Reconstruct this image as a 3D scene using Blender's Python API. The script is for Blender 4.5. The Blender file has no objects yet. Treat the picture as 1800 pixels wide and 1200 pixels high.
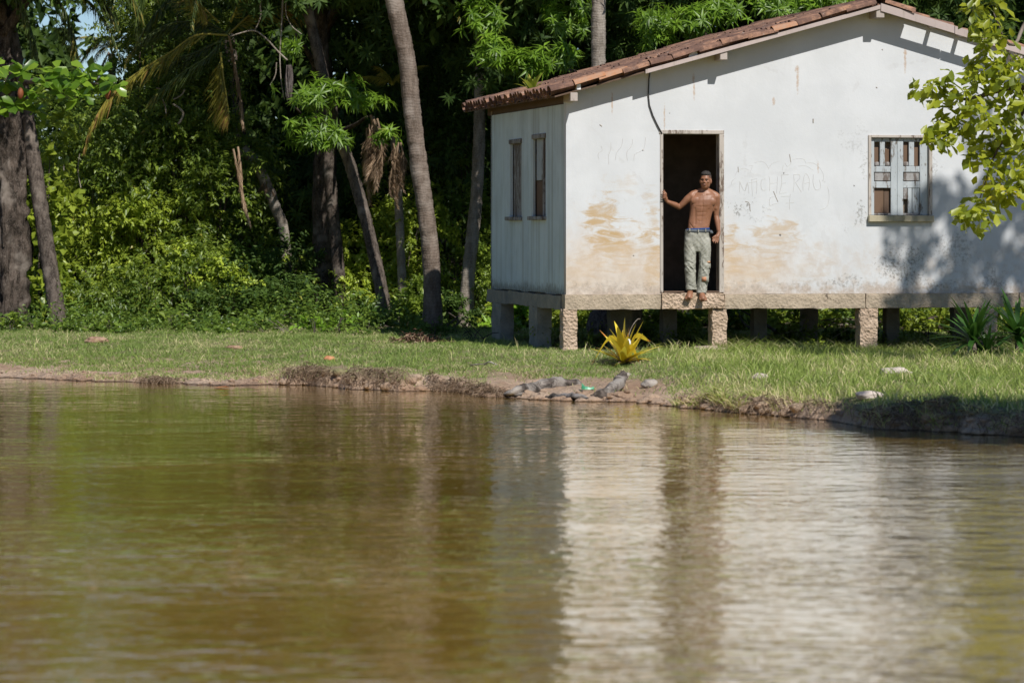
import bpy, bmesh, math, random
import numpy as np
from mathutils import Vector, Matrix, noise as mnoise
random.seed(7); rng = np.random.default_rng(11)
R = math.radians
scene = bpy.context.scene
COL = scene.collection

# ---------------------------------------------------------------- camera, light, exposure
CAMZ, FPX, HORY = 2.1, 6000.0, 398.0
cam_d = bpy.data.cameras.new('camera'); cam = bpy.data.objects.new('camera', cam_d); COL.objects.link(cam)
cam.location = (0, 0, CAMZ); cam.rotation_euler = (R(90), 0, 0)
cam_d.sensor_width = 36; cam_d.lens = 120; cam_d.shift_y = -(600 - HORY) / 1800
cam_d.clip_start = .5; cam_d.clip_end = 2000
cam_d.dof.use_dof = True; cam_d.dof.focus_distance = 46; cam_d.dof.aperture_fstop = 2.8
scene.camera = cam
SUN_EL, SUN_AZ = 45.0, 29.0     # azimuth measured from the camera's back, to its right
sdir = Vector((math.sin(R(SUN_AZ)) * math.cos(R(SUN_EL)), -math.cos(R(SUN_AZ)) * math.cos(R(SUN_EL)), math.sin(R(SUN_EL))))
world = bpy.data.worlds.new('World'); scene.world = world; world.use_nodes = True
wn = world.node_tree; bg = wn.nodes['Background']
sky = wn.nodes.new('ShaderNodeTexSky'); sky.sky_type = 'NISHITA'; sky.sun_disc = False
sky.sun_elevation = R(SUN_EL); sky.sun_rotation = math.atan2(sdir.x, sdir.y)
sky.air_density = 1.0; sky.dust_density = .0; sky.ozone_density = 5.0; sky.altitude = 1500
wn.links.new(sky.outputs[0], bg.inputs[0]); bg.inputs[1].default_value = .085
sun_d = bpy.data.lights.new('sun', 'SUN'); sun_d.energy = 5.0; sun_d.angle = R(.53); sun_d.color = (1, .965, .91)
sun = bpy.data.objects.new('sun', sun_d); COL.objects.link(sun)
sun.rotation_euler = sdir.to_track_quat('Z', 'Y').to_euler(); sun.location = sdir * 60
vs = scene.view_settings; vs.view_transform = 'Standard'; vs.look = 'None'; vs.gamma = 1; vs.exposure = 0
vs.use_curve_mapping = False
scene.cycles.use_denoising = True
scene.cycles.max_bounces = 6; scene.cycles.transparent_max_bounces = 4; scene.cycles.diffuse_bounces = 3
scene.cycles.glossy_bounces = 3; scene.cycles.caustics_reflective = False; scene.cycles.caustics_refractive = False

# ---------------------------------------------------------------- helpers
def P(px, py, Y):               # where a point seen at (px,py) in the photo stands when it is Y metres away
    return Vector(((px - 900) / FPX * Y, Y, CAMZ - (py - HORY) / FPX * Y))
TH = R(11.9); CT, ST = math.cos(TH), math.sin(TH)
HX, HY = .725, 45.8             # front left corner of the house
def U(px, w=0.0):               # distance along the facade of the house
    k = (px - 900) / FPX
    x0, y0 = HX - ST * w, HY + CT * w
    return (k * y0 - x0) / (CT - k * ST)
def H2W(u, w, z=0.0): return Vector((HX + u * CT - w * ST, HY + u * ST + w * CT, z))
def ZF(px, py, w=0.0):
    p = H2W(U(px, w), w); return CAMZ - (py - HORY) / FPX * p.y
def tag(o, label=None, cat=None, group=None, kind=None):
    if label: o['label'] = label
    if cat: o['category'] = cat
    if group: o['group'] = group
    if kind: o['kind'] = kind
    return o
def empty(name, loc=(0, 0, 0), rz=0.0, **k):
    o = bpy.data.objects.new(name, None); COL.objects.link(o); o.location = loc; o.rotation_euler = (0, 0, rz)
    return tag(o, **k)
def link(name, me, mat=None, parent=None, smooth=False, **k):
    o = bpy.data.objects.new(name, me); COL.objects.link(o)
    if mat and not me.materials: me.materials.append(mat)
    if parent: o.parent = parent
    if smooth: me.polygons.foreach_set('use_smooth', [True] * len(me.polygons))
    return tag(o, **k)
def pyd(name, v, f):
    me = bpy.data.meshes.new(name); me.from_pydata([tuple(a) for a in v], [], [tuple(a) for a in f]); me.update(); return me
def tri_mesh(name, V, F, attr=None, smooth=False):       # fast numpy triangles / quads
    V = np.asarray(V, np.float32); F = np.asarray(F, np.int32); k = F.shape[1]
    me = bpy.data.meshes.new(name); me.vertices.add(len(V)); me.vertices.foreach_set('co', V.ravel())
    me.loops.add(F.size); me.loops.foreach_set('vertex_index', F.ravel())
    me.polygons.add(len(F)); me.polygons.foreach_set('loop_start', np.arange(0, F.size, k, dtype=np.int32))
    if attr is not None:
        a = me.attributes.new('rnd', 'FLOAT', 'POINT'); a.data.foreach_set('value', np.asarray(attr, np.float32))
    if smooth: me.polygons.foreach_set('use_smooth', np.ones(len(F), bool))
    me.update(calc_edges=True); me.validate(); return me
def h2(ix, iy, s):
    n = (ix * 374761393 + iy * 668265263 + s * 69069) & 0x7fffffff
    n = ((n ^ (n >> 13)) * 1274126177) & 0x7fffffff
    return ((n ^ (n >> 16)) & 0xffff) / 65535.0
def vn(x, y, s=0):              # 2D value noise 0..1
    x = np.asarray(x, float); y = np.asarray(y, float)
    ix = np.floor(x).astype(np.int64); iy = np.floor(y).astype(np.int64); fx = x - ix; fy = y - iy
    fx = fx * fx * (3 - 2 * fx); fy = fy * fy * (3 - 2 * fy)
    a = h2(ix, iy, s); b = h2(ix + 1, iy, s); c = h2(ix, iy + 1, s); d = h2(ix + 1, iy + 1, s)
    return (a * (1 - fx) + b * fx) * (1 - fy) + (c * (1 - fx) + d * fx) * fy
def fbm(x, y, s=0, o=4):
    t = 0; a = .5; n = 0
    for i in range(o):
        t = t + a * vn(x * 2 ** i, y * 2 ** i, s + i * 17); n += a; a *= .5
    return t / n
def sst(a, b, x):
    t = np.clip((x - a) / (b - a), 0, 1); return t * t * (3 - 2 * t)

# ---------------------------------------------------------------- materials
class N:                         # a tiny node-building helper
    def __init__(s, name):
        s.m = bpy.data.materials.new(name); s.m.use_nodes = True; s.t = s.m.node_tree; s.n = s.t.nodes; s.l = s.t.links
        s.b = s.n['Principled BSDF']; s.out = s.n['Material Output']
    def put(s, sock, v):
        if isinstance(v, bpy.types.NodeSocket): s.l.new(v, sock)
        elif v is not None:
            if isinstance(v, tuple) and len(v) == 3 and sock.type == 'RGBA': v = v + (1,)
            sock.default_value = v
    def co(s, kind='Object', scale=(1, 1, 1), rot=(0, 0, 0)):
        t = s.n.new('ShaderNodeTexCoord'); m = s.n.new('ShaderNodeMapping'); s.l.new(t.outputs[kind], m.inputs[0])
        m.inputs['Scale'].default_value = scale; m.inputs['Rotation'].default_value = rot; return m.outputs[0]
    def noise(s, scale=5, detail=4, rough=.55, co=None, dist=0, out='Fac'):
        t = s.n.new('ShaderNodeTexNoise'); t.inputs['Scale'].default_value = scale; t.inputs['Detail'].default_value = detail
        t.inputs['Roughness'].default_value = rough; t.inputs['Distortion'].default_value = dist
        if co is not None: s.l.new(co, t.inputs['Vector'])
        return t.outputs[out]
    def vor(s, scale=5, co=None, feature='F1', out='Distance'):
        t = s.n.new('ShaderNodeTexVoronoi'); t.feature = feature; t.inputs['Scale'].default_value = scale
        if co is not None: s.l.new(co, t.inputs['Vector'])
        return t.outputs[out]
    def wave(s, scale, co, dist=2, axis='Z', detail=2):
        t = s.n.new('ShaderNodeTexWave'); t.bands_direction = axis; t.inputs['Scale'].default_value = scale
        t.inputs['Distortion'].default_value = dist; t.inputs['Detail'].default_value = detail; s.l.new(co, t.inputs['Vector']); return t.outputs['Fac']
    def ma(s, op, a, b=None, c=None, clamp=False):
        t = s.n.new('ShaderNodeMath'); t.operation = op; t.use_clamp = clamp
        s.put(t.inputs[0], a); s.put(t.inputs[1], b); s.put(t.inputs[2], c); return t.outputs[0]
    def ramp(s, f, a, b, lo=0.0, hi=1.0, smooth=True):
        t = s.n.new('ShaderNodeMapRange'); t.interpolation_type = 'SMOOTHSTEP' if smooth else 'LINEAR'
        s.put(t.inputs[0], f); t.inputs[1].default_value = a; t.inputs[2].default_value = b; t.inputs[3].default_value = lo; t.inputs[4].default_value = hi
        return t.outputs[0]
    def mix(s, f, a, b, mode='MIX'):
        t = s.n.new('ShaderNodeMix'); t.data_type = 'RGBA'; t.blend_type = mode
        s.put(t.inputs[0], f); s.put(t.inputs[6], a); s.put(t.inputs[7], b); return t.outputs[2]
    def attr(s, name='rnd'):
        t = s.n.new('ShaderNodeAttribute'); t.attribute_name = name; return t.outputs['Fac']
    def info(s):
        t = s.n.new('ShaderNodeObjectInfo'); return t.outputs['Random']
    def sep(s, co):
        t = s.n.new('ShaderNodeSeparateXYZ'); s.l.new(co, t.inputs[0]); return t.outputs
    def bump(s, h, strength=.5, dist=.01):
        t = s.n.new('ShaderNodeBump'); t.inputs['Strength'].default_value = strength; t.inputs['Distance'].default_value = dist
        s.put(t.inputs['Height'], h); s.l.new(t.outputs[0], s.b.inputs['Normal']); return t
    def fin(s, col, rough=.8, spec=.3):
        s.put(s.b.inputs['Base Color'], col); s.put(s.b.inputs['Roughness'], rough); s.b.inputs['Specular IOR Level'].default_value = spec; return s.m

def leaf_mat(name, dark, light, odd=None, odd_at=.93, trans=.3, rough=.42, tcol=None, spec=.5):
    m = N(name); r = m.attr(); o = m.info()
    c = m.mix(m.ramp(r, .05, .95), dark, light)
    if odd: c = m.mix(m.ramp(r, odd_at, odd_at + .01), c, odd)
    br = m.ma('MULTIPLY_ADD', o, .5, .75)
    v = m.n.new('ShaderNodeVectorMath'); v.operation = 'SCALE'; m.l.new(c, v.inputs[0]); m.l.new(br, v.inputs['Scale']); c = v.outputs[0]
    m.fin(c, rough, spec)
    tr = m.n.new('ShaderNodeBsdfTranslucent'); tc = m.mix(.5, c, tcol or tuple(min(1, x * 2.2) for x in light)); m.l.new(tc, tr.inputs[0])
    ms = m.n.new('ShaderNodeMixShader'); ms.inputs[0].default_value = trans
    m.l.new(m.b.outputs[0], ms.inputs[1]); m.l.new(tr.outputs[0], ms.inputs[2]); m.l.new(ms.outputs[0], m.out.inputs[0])
    return m.m
M = {}
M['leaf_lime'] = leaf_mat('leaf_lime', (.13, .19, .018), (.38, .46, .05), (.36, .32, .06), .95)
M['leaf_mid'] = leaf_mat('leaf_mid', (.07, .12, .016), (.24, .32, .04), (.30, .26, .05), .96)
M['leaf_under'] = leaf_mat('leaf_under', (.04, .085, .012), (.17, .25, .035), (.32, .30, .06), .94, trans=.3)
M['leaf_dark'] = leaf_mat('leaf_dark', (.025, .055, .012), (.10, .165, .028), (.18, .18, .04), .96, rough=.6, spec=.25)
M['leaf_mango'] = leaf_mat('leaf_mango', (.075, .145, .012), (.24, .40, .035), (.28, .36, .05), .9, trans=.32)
M['leaf_almond'] = leaf_mat('leaf_almond', (.07, .15, .012), (.24, .37, .035), (.28, .09, .03), .985, trans=.32, rough=.28)
M['leaf_front'] = leaf_mat('leaf_front', (.15, .20, .014), (.42, .45, .03), (.60, .52, .04), .88, trans=.4, rough=.4)
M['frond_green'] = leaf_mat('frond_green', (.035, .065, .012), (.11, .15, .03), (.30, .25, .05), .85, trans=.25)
M['frond_yellow'] = leaf_mat('frond_yellow', (.24, .24, .04), (.55, .46, .09), (.48, .28, .10), .75, trans=.35)
M['frond_dead'] = leaf_mat('frond_dead', (.17, .11, .065), (.46, .33, .22), (.55, .42, .31), .85, trans=.15, rough=.7, spec=.2)
M['strap_green'] = leaf_mat('strap_green', (.02, .07, .012), (.06, .14, .02), None, trans=.25, rough=.35)
M['strap_yellow'] = leaf_mat('strap_yellow', (.60, .45, .03), (.82, .62, .05), (.62, .24, .04), .88, trans=.3, rough=.4)
M['brom_green'] = leaf_mat('brom_green', (.16, .20, .02), (.32, .36, .04), (.45, .38, .06), .8, trans=.4, rough=.4)
M['grass'] = leaf_mat('grass', (.12, .19, .035), (.29, .37, .10), (.58, .50, .28), .72, trans=.3, rough=.55, spec=.3)
M['grass_long'] = leaf_mat('grass_long', (.15, .21, .035), (.34, .41, .10), (.60, .52, .28), .70, trans=.3, rough=.5, spec=.3)
M['roots'] = leaf_mat('roots', (.12, .08, .05), (.36, .26, .18), (.46, .35, .25), .8, trans=.0, rough=.9, spec=.1)

def bark(name, a, b, c, ring=0, scale=9, bump=.7):
    m = N(name); co = m.co('Object', (1, 1, .35)); n = m.noise(scale, 6, .65, co); n2 = m.noise(2.2, 3, .6, m.co())
    col = m.mix(m.ramp(n, .35, .68), a, b); col = m.mix(m.ramp(n2, .5, .72), col, c)
    h = n
    if ring:
        w = m.wave(ring, m.co(), 9, 'Z', 4); col = m.mix(m.ramp(w, .0, .35, .22, 0), col, tuple(x * .45 for x in a)); h = m.ma('ADD', n, m.ma('MULTIPLY', w, .10))
    fine = m.noise(60, 3, .6, m.co('Object', (1, 1, .5))); col = m.mix(m.ramp(fine, .45, .75, 0, .5), col, c)
    m.bump(h, bump, .03); return m.fin(col, .9, .15)
def bark2(name, a, b, c, scale=10, bump=1):
    m = N(name); n = m.noise(scale, 6, .7, m.co('Object', (.4, 1, 1))); f = m.noise(40, 4, .7, m.co('Object', (.4, 1, 1))); big = m.noise(3, 3, .6, m.co())
    g = m.n.new('ShaderNodeNewGeometry'); up = m.sep(g.outputs['Position'])[2]
    col = m.mix(m.ramp(n, .38, .62), a, b); col = m.mix(m.ramp(m.ma('ADD', big, m.ma('MULTIPLY', f, .4)), .62, .82), col, c); col = m.mix(m.ramp(up, .21, .165), col, tuple(x * .5 for x in a)); m.bump(m.ma('ADD', n, f), bump, .02); return m.fin(col, .88, .2)
M['palm_bark'] = bark('palm_bark', (.11, .082, .062), (.22, .17, .135), (.30, .25, .21), ring=6.5)
M['palm_bark_pale'] = bark('palm_bark_pale', (.17, .14, .11), (.34, .29, .24), (.42, .38, .33), ring=7.5)
M['dark_bark'] = bark('dark_bark', (.020, .015, .011), (.105, .080, .064), (.22, .185, .155), scale=12, bump=1)
M['grey_bark'] = bark('grey_bark', (.04, .031, .025), (.135, .107, .088), (.25, .21, .175), scale=14)
M['twig'] = bark('twig', (.16, .13, .10), (.34, .29, .24), (.4, .36, .3), scale=20)
M['driftwood'] = bark2('driftwood', (.035, .028, .022), (.15, .12, .10), (.36, .32, .28), scale=11, bump=1)
M['wet_wood'] = bark2('wet_wood', (.02, .016, .013), (.10, .085, .075), (.30, .27, .25), scale=14, bump=1)
M['root_ball'] = bark('root_ball', (.07, .055, .05), (.22, .18, .165), (.3, .26, .24), scale=35, bump=1)

def plaster():
    m = N('plaster'); co = m.co(); x, y, z = m.sep(co)[:3]
    big = m.noise(1.3, 4, .6, co); fine = m.noise(26, 5, .7, co); mid = m.noise(6, 5, .65, co)
    streak = m.noise(7, 5, .65, m.co('Object', (1, 1, .12)))
    smear = m.noise(4.5, 5, .7, m.co('Object', (.55, 1, 1.9), (0, R(14), 0)), dist=1.2)
    col = m.mix(m.ramp(big, .35, .7), (.56, .573, .583), (.62, .632, .643))
    col = m.mix(m.ramp(streak, .56, .75, 0, .22), col, (.46, .485, .475))
    def blob(u, zz, ru, rz, k=1.0, n=None, lo=.38, hi=.72):
        dx = m.ma('DIVIDE', m.ma('SUBTRACT', xw, u), ru); dz = m.ma('DIVIDE', m.ma('SUBTRACT', zw, zz), rz)
        d = m.ma('SQRT', m.ma('ADD', m.ma('MULTIPLY', dx, dx), m.ma('MULTIPLY', dz, dz)))
        f = m.ramp(d, 1.15, .1)
        if n is None: s = m.ma('ADD', smear, m.ma('MULTIPLY', m.ma('SUBTRACT', f, 1), .34)); a = m.ramp(s, .30, .60)
        else: s = m.ma('ADD', n, m.ma('MULTIPLY', m.ma('SUBTRACT', f, 1), .30)); a = m.ramp(s, .44, .60)
        return m.ma('MULTIPLY', m.ma('MULTIPLY', a, m.ramp(f, 0, .3)), k)
    w1 = m.noise(2.1, 4, .6, m.co('Object', (1, 1, 1.3))); w2 = m.noise(2.4, 4, .6, m.co('Object', (1.3, 5, 1)))
    xw = m.ma('ADD', x, m.ma('MULTIPLY', m.ma('SUBTRACT', w1, .5), .9)); zw = m.ma('ADD', z, m.ma('MULTIPLY', m.ma('SUBTRACT', w2, .5), .9))
    ochre = (.46, .31, .145)
    for px, py, rx, ry, k in [(1075, 430, 95, 85, .95), (1060, 370, 60, 55, .8), (1150, 470, 42, 120, .95), (1020, 480, 60, 60, .55), (1090, 320, 60, 35, .25),
                              (1285, 455, 34, 110, 1.0), (1370, 410, 75, 60, .62), (1330, 470, 90, 60, .6), (1150, 400, 24, 90, .6), (1420, 470, 50, 50, .28), (1720, 508, 60, 14, .7)]:
        col = m.mix(blob(U(px), ZF(px, py), rx / 129, ry / 129, k), col, ochre)
    wash = m.ma('ADD', z, m.ma('MULTIPLY', m.ma('SUBTRACT', w1, .5), 1.6)); col = m.mix(m.ma('MULTIPLY', m.ramp(wash, 2.3, 1.35, 0, .7), m.ramp(m.ma('ADD', x, m.ma('MULTIPLY', w2, .8)), 3.9, 2.9, .12, 1)), col, (.60, .485, .375))
    col = m.mix(m.ma('MULTIPLY', m.ramp(mid, .42, .62, 0, .35), m.ramp(wash, 2.4, 1.3)), col, (.46, .36, .27))
    # darker mildew, fine specks, near the base, the door and the window
    for px, py, rx, ry, k in [(1292, 362, 28, 34, .75), (1318, 358, 14, 20, .8), (1510, 375, 34, 40, .65), (1580, 470, 90, 80, .8), (1680, 440, 100, 70, .5), (1480, 490, 70, 30, .6), (1640, 500, 90, 30, .7), (1750, 495, 60, 40, .6), (1500, 250, 60, 60, .25), (1518, 290, 12, 60, .5), (1640, 300, 30, 80, .4), (1330, 370, 40, 16, .45)]:
        col = m.mix(blob(U(px), ZF(px, py), rx / 129, ry / 129, k, n=fine), col, (.20, .19, .17))
    basef = m.ramp(z, 1.62, 1.18); g = m.ramp(m.ma('ADD', m.ma('MULTIPLY', basef, .42), m.ma('MULTIPLY', fine, .65)), .56, .84, 0, .9)
    col = m.mix(m.ma('MULTIPLY', g, m.ramp(mid, .3, .6)), col, (.22, .20, .175))
    col = m.mix(m.ma('MULTIPLY', m.ramp(m.ma('ADD', m.ma('MULTIPLY', m.ramp(z, 1.55, 1.2), .35), m.ma('MULTIPLY', mid, .6)), .5, .72), .5), col, (.52, .42, .34))
    # rust marks under old nails
    for px, py, w, h in [(1401, 122, 5, 9), (1402, 142, 3, 26), (1591, 92, 4, 10), (1591, 110, 3, 24), (1219, 137, 3, 9), (1220, 158, 2.4, 22), (1076, 180, 2, 24), (1360, 178, 4, 10), (1168, 210, 2, 30), (1438, 293, 2, 12)]:
        dx = m.ma('DIVIDE', m.ma('SUBTRACT', x, U(px)), w / 129); dz = m.ma('DIVIDE', m.ma('SUBTRACT', z, ZF(px, py)), h / 129)
        d = m.ma('ADD', m.ma('MULTIPLY', dx, dx), m.ma('MULTIPLY', dz, dz))
        col = m.mix(m.ramp(m.ma('ADD', d, m.ma('MULTIPLY', m.ma('SUBTRACT', fine, .42), 3.2)), 1.2, .1, 0, .6), col, (.40, .24, .12))
    ck = m.vor(.75, m.co('Object', (1, 1, .8), (0, R(20), 0)), 'DISTANCE_TO_EDGE'); ckm = m.ramp(m.noise(.9, 2, .5, co), .5, .62); col = m.mix(m.ma('MULTIPLY', m.ma('MULTIPLY', m.ramp(m.ma('ADD', ck, m.ma('MULTIPLY', m.ma('SUBTRACT', mid, .5), .16)), .010, .002), ckm), .12), col, (.30, .27, .24))
    v = m.vor(2.3, co); sp = m.ramp(m.ma('ADD', v, m.ma('MULTIPLY', m.ma('SUBTRACT', fine, .5), .07)), .036, .024); col = m.mix(m.ma('MULTIPLY', sp, .85), col, (.09, .08, .07))
    h = m.ma('ADD', m.ma('MULTIPLY', mid, .6), m.ma('MULTIPLY', fine, .4)); m.bump(h, .35, .012)
    return m.fin(col, .82, .25)
M['plaster'] = plaster()

def old_paint(name, paint, wood, wear=.5, zdark=None):
    m = N(name); co = m.co(); st = m.noise(9, 6, .7, m.co('Object', (1, 1, .09))); fi = m.noise(30, 5, .7, m.co('Object', (1, 1, .3))); big = m.noise(1.8, 4, .6, co)
    col = m.mix(m.ramp(big, .35, .7, 0, .45), paint, tuple(c * .72 for c in paint))
    col = m.mix(m.ramp(st, .52, .72, 0, .55), col, (paint[0] * .52, paint[1] * .55, paint[2] * .46))
    k = m.ma('ADD', m.ma('MULTIPLY', st, .55), m.ma('MULTIPLY', fi, .45))
    col = m.mix(m.ramp(k, wear, wear + .07), col, wood)
    if zdark:
        z = m.sep(co)[2]; zf = m.ramp(z, zdark[0], zdark[1]); col = m.mix(m.ramp(m.ma('ADD', m.ma('MULTIPLY', zf, .4), m.ma('MULTIPLY', fi, .6)), .52, .75, 0, .9), col, wood)
    m.bump(k, .6, .008); return m.fin(col, .8, .25)
def streaky(mat):
    t = mat.node_tree; b = t.nodes['Principled BSDF']; src = b.inputs['Base Color'].links[0].from_socket
    tc = t.nodes.new('ShaderNodeTexCoord'); mp = t.nodes.new('ShaderNodeMapping'); t.links.new(tc.outputs['Object'], mp.inputs[0]); mp.inputs['Scale'].default_value = (1, 2.2, .06)
    n = t.nodes.new('ShaderNodeTexNoise'); n.inputs['Scale'].default_value = 2.6; n.inputs['Detail'].default_value = 5; t.links.new(mp.outputs[0], n.inputs['Vector'])
    r = t.nodes.new('ShaderNodeMapRange'); r.inputs[1].default_value = .52; r.inputs[2].default_value = .70; r.inputs[4].default_value = .42; t.links.new(n.outputs['Fac'], r.inputs[0])
    x = t.nodes.new('ShaderNodeMix'); x.data_type = 'RGBA'; t.links.new(r.outputs[0], x.inputs[0]); t.links.new(src, x.inputs[6]); x.inputs[7].default_value = (.24, .23, .17, 1); t.links.new(x.outputs[2], b.inputs['Base Color']); return mat
M['side_paint'] = old_paint('side_paint', (.62, .71, .735), (.12, .12, .10), .68, (1.55, 1.15))
M['side_paint_b'] = old_paint('side_paint_b', (.60, .69, .715), (.12, .11, .09), .67, (1.6, 1.15))
streaky(M['side_paint']); streaky(M['side_paint_b'])
M['shutter'] = old_paint('shutter', (.44, .475, .49), (.14, .12, .10), .50)
M['shutter_bare'] = old_paint('shutter_bare', (.33, .32, .31), (.14, .115, .10), .47)
M['frame_wood'] = old_paint('frame_wood', (.47, .42, .37), (.16, .12, .095), .5)
M['sill_wood'] = old_paint('sill_wood', (.42, .37, .26), (.14, .12, .09), .6)
M['brown_wood'] = old_paint('brown_wood', (.16, .10, .065), (.07, .045, .03), .6)
M['beam_wood'] = old_paint('beam_wood', (.44, .38, .34), (.20, .16, .13), .56)
M['verge_wood'] = old_paint('verge_wood', (.47, .39, .36), (.25, .20, .18), .58)
M['dark_wood'] = old_paint('dark_wood', (.13, .085, .06), (.06, .04, .03), .6)

def tile_mat():
    m = N('clay_tile'); r = m.info(); co = m.co(); a = m.noise(9, 5, .65, co); b = m.noise(34, 5, .7, co)
    gp = m.n.new('ShaderNodeNewGeometry'); g = m.noise(3.2, 5, .7, gp.outputs['Position']); g2 = m.noise(11, 5, .7, gp.outputs['Position'])
    col = m.mix(m.ramp(r, .1, .9), (.38, .21, .13), (.14, .085, .068)); col = m.mix(m.ramp(a, .45, .75), col, (.38, .21, .14))
    col = m.mix(m.ramp(g, .38, .58, 0, .85), col, (.115, .068, .054)); col = m.mix(m.ramp(b, .56, .72, 0, .8), col, (.10, .06, .05))
    col = m.mix(m.ramp(g2, .60, .70, 0, .75), col, (.40, .34, .29)); l3 = m.noise(60, 4, .7, co); col = m.mix(m.ramp(l3, .58, .66, 0, .8), col, (.06, .045, .04)); m.bump(m.ma('ADD', a, b), .6, .01); return m.fin(col, .9, .2)
M['tile'] = tile_mat()
def tile_new():
    m = N('clay_tile_bright'); co = m.co(); a = m.noise(9, 5, .65, co); b = m.noise(40, 5, .7, co)
    col = m.mix(m.ramp(a, .35, .7), (.44, .20, .10), (.40, .25, .17)); col = m.mix(m.ramp(b, .6, .75, 0, .8), col, (.16, .09, .07)); m.bump(b, .5, .01); return m.fin(col, .88, .2)
M['tile_new'] = tile_new()
def concrete(name, a, b, dark, pit=True):
    m = N(name); co = m.co(); n = m.noise(5, 6, .7, co); f = m.noise(38, 5, .75, co); v = m.vor(26, co)
    col = m.mix(m.ramp(n, .35, .68), a, b); col = m.mix(m.ramp(f, .58, .72, 0, .75), col, dark)
    if pit: col = m.mix(m.ma('MULTIPLY', m.ramp(v, .26, .12, 0, .7), m.ramp(n, .4 + .1 * (pit == .5), .6)), col, dark)
    ck = m.vor(1.1, m.co('Object', (1, 1, 2.2)), 'DISTANCE_TO_EDGE'); col = m.mix(m.ma('MULTIPLY', m.ma('MULTIPLY', m.ramp(m.ma('ADD', ck, m.ma('MULTIPLY', m.ma('SUBTRACT', n, .5), .35)), .012, .003), m.ramp(m.noise(1.6, 2, .5, co), .48, .6)), .8 if pit == .5 else 0), col, tuple(x * .5 for x in dark))
    col = m.mix(m.ramp(m.noise(2, 4, .6, co), .55, .75, 0, .5), col, tuple(x * .6 for x in a))
    m.bump(m.ma('ADD', f, m.ma('MULTIPLY', v, 1.2 * float(pit))), .6 + .4 * float(pit), .014 + .011 * float(pit)); return m.fin(col, .95, .1)
M['concrete'] = concrete('concrete', (.37, .30, .22), (.50, .405, .30), (.16, .12, .085), .5)
M['concrete_rough'] = concrete('concrete_rough', (.50, .37, .26), (.62, .47, .35), (.17, .11, .075))
M['concrete_grey'] = concrete('concrete_grey', (.24, .23, .20), (.33, .30, .25), (.07, .065, .055), False)
M['stone'] = concrete('stone', (.25, .22, .19), (.42, .37, .32), (.13, .11, .09), False)
M['ash'] = concrete('ash', (.5, .42, .36), (.62, .53, .46), (.34, .27, .22), False)
def ground_mat():
    m = N('earth'); co = m.co(); x, y, z = m.sep(co)[:3]; n = m.noise(1.1, 6, .65, co); f = m.noise(18, 6, .7, co); c2 = m.noise(4.5, 5, .65, co)
    soil = m.mix(m.ramp(n, .35, .68), (.36, .235, .155), (.54, .40, .29)); soil = m.mix(m.ramp(f, .55, .75, 0, .7), soil, (.16, .10, .065))
    turf = m.mix(m.ramp(c2, .35, .65), (.17, .17, .07), (.29, .26, .13))
    col = m.mix(m.ramp(m.ma('ADD', z, m.ma('MULTIPLY', m.ma('SUBTRACT', c2, .5), .30)), .26, .38), soil, turf)
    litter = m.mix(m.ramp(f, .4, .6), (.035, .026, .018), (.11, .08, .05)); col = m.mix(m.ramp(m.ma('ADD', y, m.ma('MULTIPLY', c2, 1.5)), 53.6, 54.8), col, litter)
    col = m.mix(m.ramp(m.ma('ADD', z, m.ma('MULTIPLY', m.ma('SUBTRACT', f, .5), .03)), .168, .152), col, (.085, .05, .03))
    rg = m.ramp(z, .16, .23, .3, .95); m.bump(m.ma('ADD', f, c2), 1, .05); return m.fin(col, rg, .3)
M['earth'] = ground_mat()
def water_mat():
    m = N('river_water'); g = m.n.new('ShaderNodeNewGeometry'); pos = g.outputs['Position']
    def mp(sc, rot=0):
        k = m.n.new('ShaderNodeMapping'); m.l.new(pos, k.inputs[0]); k.inputs['Scale'].default_value = sc; k.inputs['Rotation'].default_value = (0, 0, rot); return k.outputs[0]
    a = m.noise(2.8, 2, .5, mp((.75, 1.2, 1), R(4))); b = m.noise(5.0, 2, .5, mp((.8, 1.2, 1), R(-9))); c = m.noise(14, 2, .5, mp((.8, 1.2, 1)))
    patch = m.ramp(m.noise(.22, 2, .5, mp((.6, 1.5, 1))), .35, .65, .55, 1.15)
    calm = m.ramp(m.sep(pos)[1], 27, 44, 1.0, .5)
    h = m.ma('ADD', m.ma('ADD', m.ma('MULTIPLY', a, .8), m.ma('MULTIPLY', b, .5)), m.ma('MULTIPLY', c, .15))
    h = m.ma('MULTIPLY', h, m.ma('MULTIPLY', m.ma('MULTIPLY', patch, calm), m.ramp(m.sep(pos)[1], 15, 26, 1.35, 1.0))); bp = m.bump(h, 1.0, WAVE); m.b.inputs['Coat Weight'].default_value = 1; m.b.inputs['Coat Roughness'].default_value = .01; m.b.inputs['Coat IOR'].default_value = 1.4; m.l.new(bp.outputs[0], m.b.inputs['Coat Normal'])
    deep = m.mix(m.ramp(m.noise(.35, 4, .6, pos), .35, .7), (.41, .25, .05), (.51, .325, .075))
    m.b.inputs['IOR'].default_value = 1.4
    return m.fin(deep, .01, .5)
WAVE = .018
M['water'] = water_mat()
def simple(name, a, b, rough=.6, scale=14, spec=.3, bump=.3):
    m = N(name); n = m.noise(scale, 5, .65, m.co()); m.bump(n, bump, .006); return m.fin(m.mix(m.ramp(n, .35, .65), a, b), rough, spec)
M['cable'] = simple('cable', (.03, .03, .03), (.06, .055, .05))
M['scratch'] = simple('scratch', (.535, .53, .51), (.59, .585, .57), .9)
M['scratch_dark'] = simple('scratch_dark', (.36, .33, .30), (.46, .43, .39), .9)
M['green_plastic'] = simple('green_plastic', (.04, .26, .12), (.14, .42, .25), .35, spec=.5)
M['husk'] = simple('husk', (.42, .16, .07), (.55, .27, .14), .85)
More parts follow.
